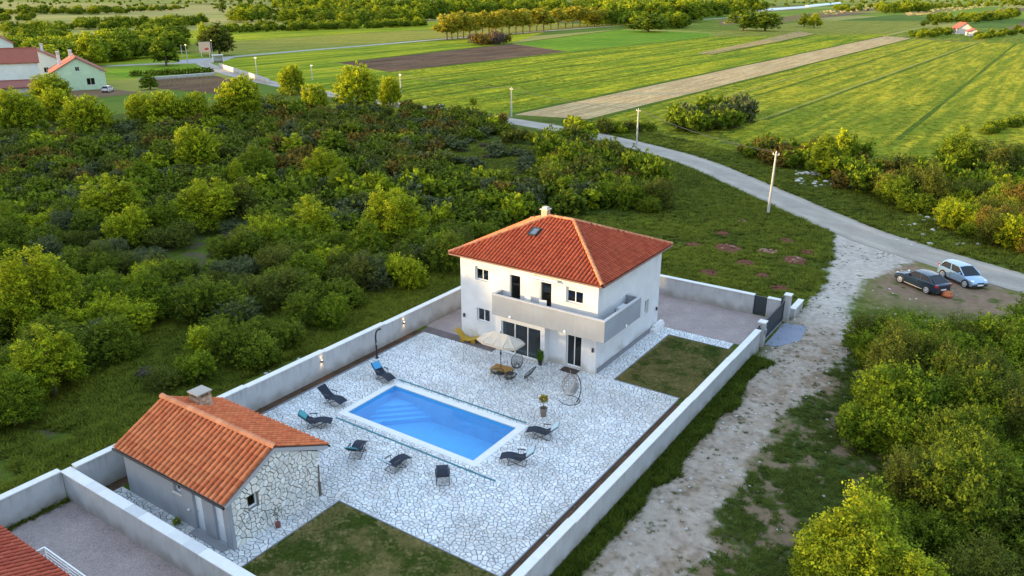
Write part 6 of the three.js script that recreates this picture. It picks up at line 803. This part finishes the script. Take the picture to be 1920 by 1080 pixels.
{ const p = at(826, 206), t = local('marker_stone', 'small white box shaped marker at the road edge left of the straw strip', 'marker', p[0], p[1], 0.2); part('block', box(-0.4, 0.4, 0, 0.9, -0.3, 0.3), M.white, t); part('cap', box(-0.46, 0.46, 0.901, 1.0, -0.36, 0.36), M.coping, t); }
{ const p = at(889, 196), f = bushForm('yellow', 'f'); plant('bush', 'round orange yellow shrub alone in the green field near the road', 'bush', f[0], p[0], p[1], 1.9, 1.5, 0.3); }
// ---------- far buildings ----------
const roofFar = std([0.3, 0.08, 0.045], 0.85, { map: rep(streak, 3), bumpMap: rep(grayTex(64, 64, u => 0.5 + 0.5 * Math.cos(u * 6.283 * 4)), 1.2), bumpScale: 0.05 }), roofFar2 = std([0.24, 0.08, 0.055], 0.85, { map: rep(streak, 3) });
function gableHouse(name, label, x, z, turn, w, d, hw, hr, wallM, roofM, wins, chim = []) { // ridge along its z; the gable looks to +z
  const t = local(name, label, 'house', x, z, turn), o = 0.4, k = (hr - hw) / (w / 2);
  part('wall', wall([[-w / 2, 0], [w / 2, 0], [w / 2, hw], [0, hr], [-w / 2, hw]], wins.filter(q => q[0] === 'g').map(q => q.slice(1)), 'z', d / 2 - 0.3, d / 2), wallM, t); part('wall', [wall([[-w / 2, 0], [w / 2, 0], [w / 2, hw], [0, hr], [-w / 2, hw]], [], 'z', -d / 2, -d / 2 + 0.3), wall([[-d / 2 + 0.3, 0], [d / 2 - 0.3, 0], [d / 2 - 0.3, hw], [-d / 2 + 0.3, hw]], wins.filter(q => q[0] === 'l').map(q => q.slice(1)), 'x', -w / 2, -w / 2 + 0.3), wall([[-d / 2 + 0.3, 0], [d / 2 - 0.3, 0], [d / 2 - 0.3, hw], [-d / 2 + 0.3, hw]], wins.filter(q => q[0] === 'r').map(q => q.slice(1)), 'x', w / 2 - 0.3, w / 2)], wallM, t);
  part('floor', box(-w / 2 + 0.3, w / 2 - 0.3, 0.02, 0.1, -d / 2 + 0.3, d / 2 - 0.3), M.room, t);
  for (const s of [-1, 1]) { const sh = new THREE.Shape([[0, hr + 0.02], [s * (w / 2 + o), hw - o * k + 0.02], [s * (w / 2 + o), hw - o * k + 0.2], [0, hr + 0.2]].map(p => new THREE.Vector2(...p))); part('roof_slope', new THREE.ExtrudeGeometry(sh, { depth: d + 0.8, bevelEnabled: false }).translate(0, 0, -d / 2 - 0.4), roofM, t); }
  part('ridge', bar([0, hr + 0.2, -d / 2 - 0.4], [0, hr + 0.2, d / 2 + 0.4], 0.16), roofM, t);
  for (const q of wins) { const [f, a, b, c, e] = q; if (f === 'g') glazed(t, 'window', 'z', d / 2, -0.12, a, b, c, e, 2, { sill: 1 }); else if (f === 'l') glazed(t, 'window', 'x', -w / 2, 0.12, a, b, c, e, 2, { sill: 1 }); else glazed(t, 'window', 'x', w / 2, -0.12, a, b, c, e, 2, { sill: 1 }); }
  for (const [cx, cz] of chim) { const c = part('chimney', box(cx - 0.35, cx + 0.35, hw, hr + 1.3, cz - 0.35, cz + 0.35), M.plaster, t); part('chimney_cap', box(cx - 0.45, cx + 0.45, hr + 1.301, hr + 1.42, cz - 0.45, cz + 0.45), M.coping, c); }
  return t;
}
const mint = std([0.5, 0.66, 0.44], 0.9, { map: rep(streak, 4) });
{ const face = 0.45, pos = (x, y, back) => { const p = at(x, y); return [p[0] + back * 0.44 * 1, p[1] - back * 0.9]; };
  let p = pos(152, 169, 6.5); gableHouse('village_house', 'pale green house with its gable to the camera in the village', p[0], p[1], -face, 11.4, 13, 4.1, 7.4, mint, roofFar, [['g', 1.5, 3.3, 1.1, 2.7], ['g', -0.5, 0.4, 4.4, 5.4], ['l', 1.5, 3, 1.2, 2.6]], [[-0.6, -2.5], [-3.4, 1.5]]);
  p = pos(18, 160, 6); gableHouse('village_house', 'white two storey house with red roof cut by the left edge', p[0] - 1, p[1], -face + Math.PI / 2, 11, 16, 5.4, 8.4, M.plaster, roofFar, [['r', -6.3, -5, 1, 2.4], ['r', -3.4, -2.1, 1, 2.4], ['r', -6, -5.2, 4, 4.8], ['r', -2, -1.2, 4, 4.8]], []);
  p = pos(78, 150, 14); gableHouse('village_house', 'red roofed house between the white and the pale green house', p[0], p[1], -face, 10, 12, 4.6, 7.2, M.offwhite, roofFar, [['g', 1, 2.2, 1.2, 2.6]], [[1.5, 1]]);
  p = pos(22, 182, 3); gableHouse('village_annex', 'low dark red roofed annex below the white house', p[0], p[1], -face + Math.PI / 2, 6, 15, 2.0, 3.1, M.wallPlaster, roofFar2, [['r', -1, 0.5, 0.8, 1.6]], []);
  p = pos(2, 108, 5); gableHouse('village_house', 'white house end with red roof behind at the far left edge', p[0], p[1], -face, 9, 11, 4.6, 7.6, M.plaster, roofFar, [['g', 0.5, 1.7, 1.2, 2.6]], []);
  p = at(1802, 63); gableHouse('field_cottage', 'small red roofed cottage among bushes far off at right', p[0], p[1], 0.35 + Math.PI / 2, 8, 15, 3.0, 6.2, M.stone, roofFar, [['r', -3, -1, 1, 2.4], ['r', 2, 4, 1, 2.4]], []);
  p = at(1822, 67); gableHouse('field_shed', 'low shed with red roof in front of the far cottage', p[0], p[1], 0.35 + Math.PI / 2, 5, 8, 2.2, 3.6, M.offwhite, roofFar, [['r', -1, 0.5, 0.9, 1.7]], []);
}
{ // roadside board, kiosk, white wall, hedge, vegetable plot
  let p = at(386, 107), t = local('billboard', 'pale orange roadside board with a red blot on two posts', 'sign', p[0], p[1], -0.5); part('panel', box(-1.9, 1.9, 1.6, 5.2, -0.08, 0.08), std([0.62, 0.42, 0.28], 0.6), t); const s = new THREE.Shape(); [[0.2, 2.4], [1.2, 2.5], [1.4, 3.0], [0.9, 3.3], [0.1, 3.1], [-0.3, 2.8]].forEach((q, i) => i ? s.lineTo(...q) : s.moveTo(...q)); part('print', new THREE.ShapeGeometry(s).translate(0, 0, 0.085), std([0.5, 0.06, 0.04], 0.6), t); for (const q of [-1.4, 1.4]) part('post', box(q - 0.1, q + 0.1, 0, 1.599, -0.08, 0.08), M.offwhite, t); part('frame', [box(-1.96, 1.96, 5.2, 5.28, -0.1, 0.1), box(-1.96, -1.9, 1.6, 5.2, -0.1, 0.1), box(1.9, 1.96, 1.6, 5.2, -0.1, 0.1)], M.offwhite, t);
  p = at(409, 117); t = local('kiosk', 'small whitish roadside shelter right of the board', 'shelter', p[0], p[1], -0.5); part('wall', [box(-1.6, 1.6, 0, 2.3, -1.0, -0.85), box(-1.6, -1.45, 0, 2.3, -0.85, 0.9), box(1.45, 1.6, 0, 2.3, -0.85, 0.9)], M.plaster, t); part('roof', box(-1.8, 1.8, 2.301, 2.5, -1.2, 1.2), M.offwhite, t); part('bench', box(-1.4, 1.4, 0.4, 0.48, -0.84, -0.4), M.wood, t);
  const a = at(412, 127), b = at(506, 158), d = [b[0] - a[0], b[1] - a[1]], L = Math.hypot(...d), n = 12; t = local('roadside_wall', 'long white panelled wall along the road before the vegetable plot', 'wall', a[0], a[1], Math.atan2(-d[1], d[0])); for (let i = 0; i < n; i++) { part('panel', box(L * i / n + 0.15, L * (i + 1) / n - 0.15, 0, 1.35, -0.08, 0.08), M.wallPlaster, t); part('post', box(L * i / n - 0.15, L * i / n + 0.15, 0, 1.5, -0.14, 0.14), M.wallPlaster, t); }
  const c = at(262, 152), e = at(402, 141), f = [e[0] - c[0], e[1] - c[1]], L2 = Math.hypot(...f); t = local('garden_border_wall', 'low pale wall under the dark hedge of the roadside garden', 'wall', c[0], c[1], Math.atan2(-f[1], f[0])); part('wall_face', box(0, L2, 0, 0.7, -0.15, 0.15), M.wallPlaster, t); part('coping', box(0, L2, 0.701, 0.78, -0.2, 0.2), M.coping, t);
  const g = at(245, 144), h = at(400, 136), u = [h[0] - g[0], h[1] - g[1]], L3 = Math.hypot(...u); t = local('hedge', 'long dark clipped hedge between garden and vegetable plot', 'hedge', g[0], g[1], Math.atan2(-u[1], u[0])); const lob = []; for (let i = 0; i < 26; i++) lob.push([L3 * (i + 0.5) / 26, 0.75, 0, L3 / 40, 0.85]); flatPart('foliage', crownGeo(801, lob, 900, 8, 0.32, 0.25, SP.dark[0], SP.mid[1]), leafM, t); part('stem', bar([0, 0.2, 0], [L3, 0.2, 0], 0.1), M.bark, t);
  ground('vegetable_plot', sheet([at(300, 166), at(262, 152), at(405, 142), at(470, 160), at(430, 178)], 0.02), FM.plough); ground('garden_lawn', sheet([at(190, 136), at(250, 146), at(400, 137), at(380, 124), at(230, 126)], 0.02), FM.bright);
  const rows = []; for (let i = 0; i < 5; i++) for (let j = 0; j < 12; j++) { const q = at(300 + j * 8.5 + i * 3, 163 - i * 2.2 - j * 0.2); rows.push([q[0], 0, q[1], 1, 1, 0]); } const m = scatter('vine_posts', boxUV(box(-0.04, 0.04, 0, 1.1, -0.04, 0.04)), std([0.3, 0.22, 0.1], 0.9), rows); m.name = 'vine_posts'; m.userData = { kind: 'stuff', label: 'pale stakes standing in the brown vegetable plot', category: 'stakes' }; scene.add(m);
  const v1 = [], add = (x0, y0, x1, y1, nx, ny) => { for (let i = 0; i < nx; i++) for (let j = 0; j < ny; j++) { const q = at(x0 + (x1 - x0) * i / nx + j * 2, y0 + (y1 - y0) * i / nx + j * 2.4); v1.push([q[0], 0, q[1], 1, 1, 0]); } }; add(1450, 38, 1640, 8, 34, 4); add(1700, 26, 1860, 6, 30, 3); add(1350, 42, 1380, 38, 6, 4); const m2 = scatter('vineyard', boxUV(merged([box(-0.12, 0.12, 0, 2.2, -0.12, 0.12), box(-0.3, 0.3, 0.5, 1.6, -1.5, 1.5)])), std([0.3, 0.24, 0.13], 0.95), v1); m2.userData = { kind: 'stuff', label: 'rows of staked vines in the far fields behind the dark pair of trees', category: 'vineyard' }; scene.add(m2);
  for (const [x0, y0, x1, y1, l] of [[1416, 22, 1508, 15, 'long white greenhouse tunnel at the left of the far row'], [1512, 14, 1574, 7, 'long white greenhouse tunnel at the right of the far row']]) { const A = at(x0, y0), B = at(x1, y1), dx = B[0] - A[0], dz = B[1] - A[1], Lg = Math.hypot(dx, dz), k = px(A[0], 0, A[1])[2], r0 = 4.2 * k / F; t = local('greenhouse', l, 'greenhouse', A[0], A[1], Math.atan2(-dz, dx)); part('cover', new THREE.CylinderGeometry(r0, r0, Lg, 16, 1, true, 0, Math.PI).rotateZ(Math.PI / 2).translate(Lg / 2, 0, 0), std([0.75, 0.77, 0.8], 0.5, { side: THREE.DoubleSide }), t); for (const e of [0, Lg]) part('end_wall', new THREE.CircleGeometry(r0, 16, 0, Math.PI).rotateY(e ? Math.PI / 2 : -Math.PI / 2).translate(e + (e ? 0.02 : -0.02), 0, 0), std([0.7, 0.72, 0.75], 0.5, { side: THREE.DoubleSide }), t); }
}
renderer.render(scene, camera);
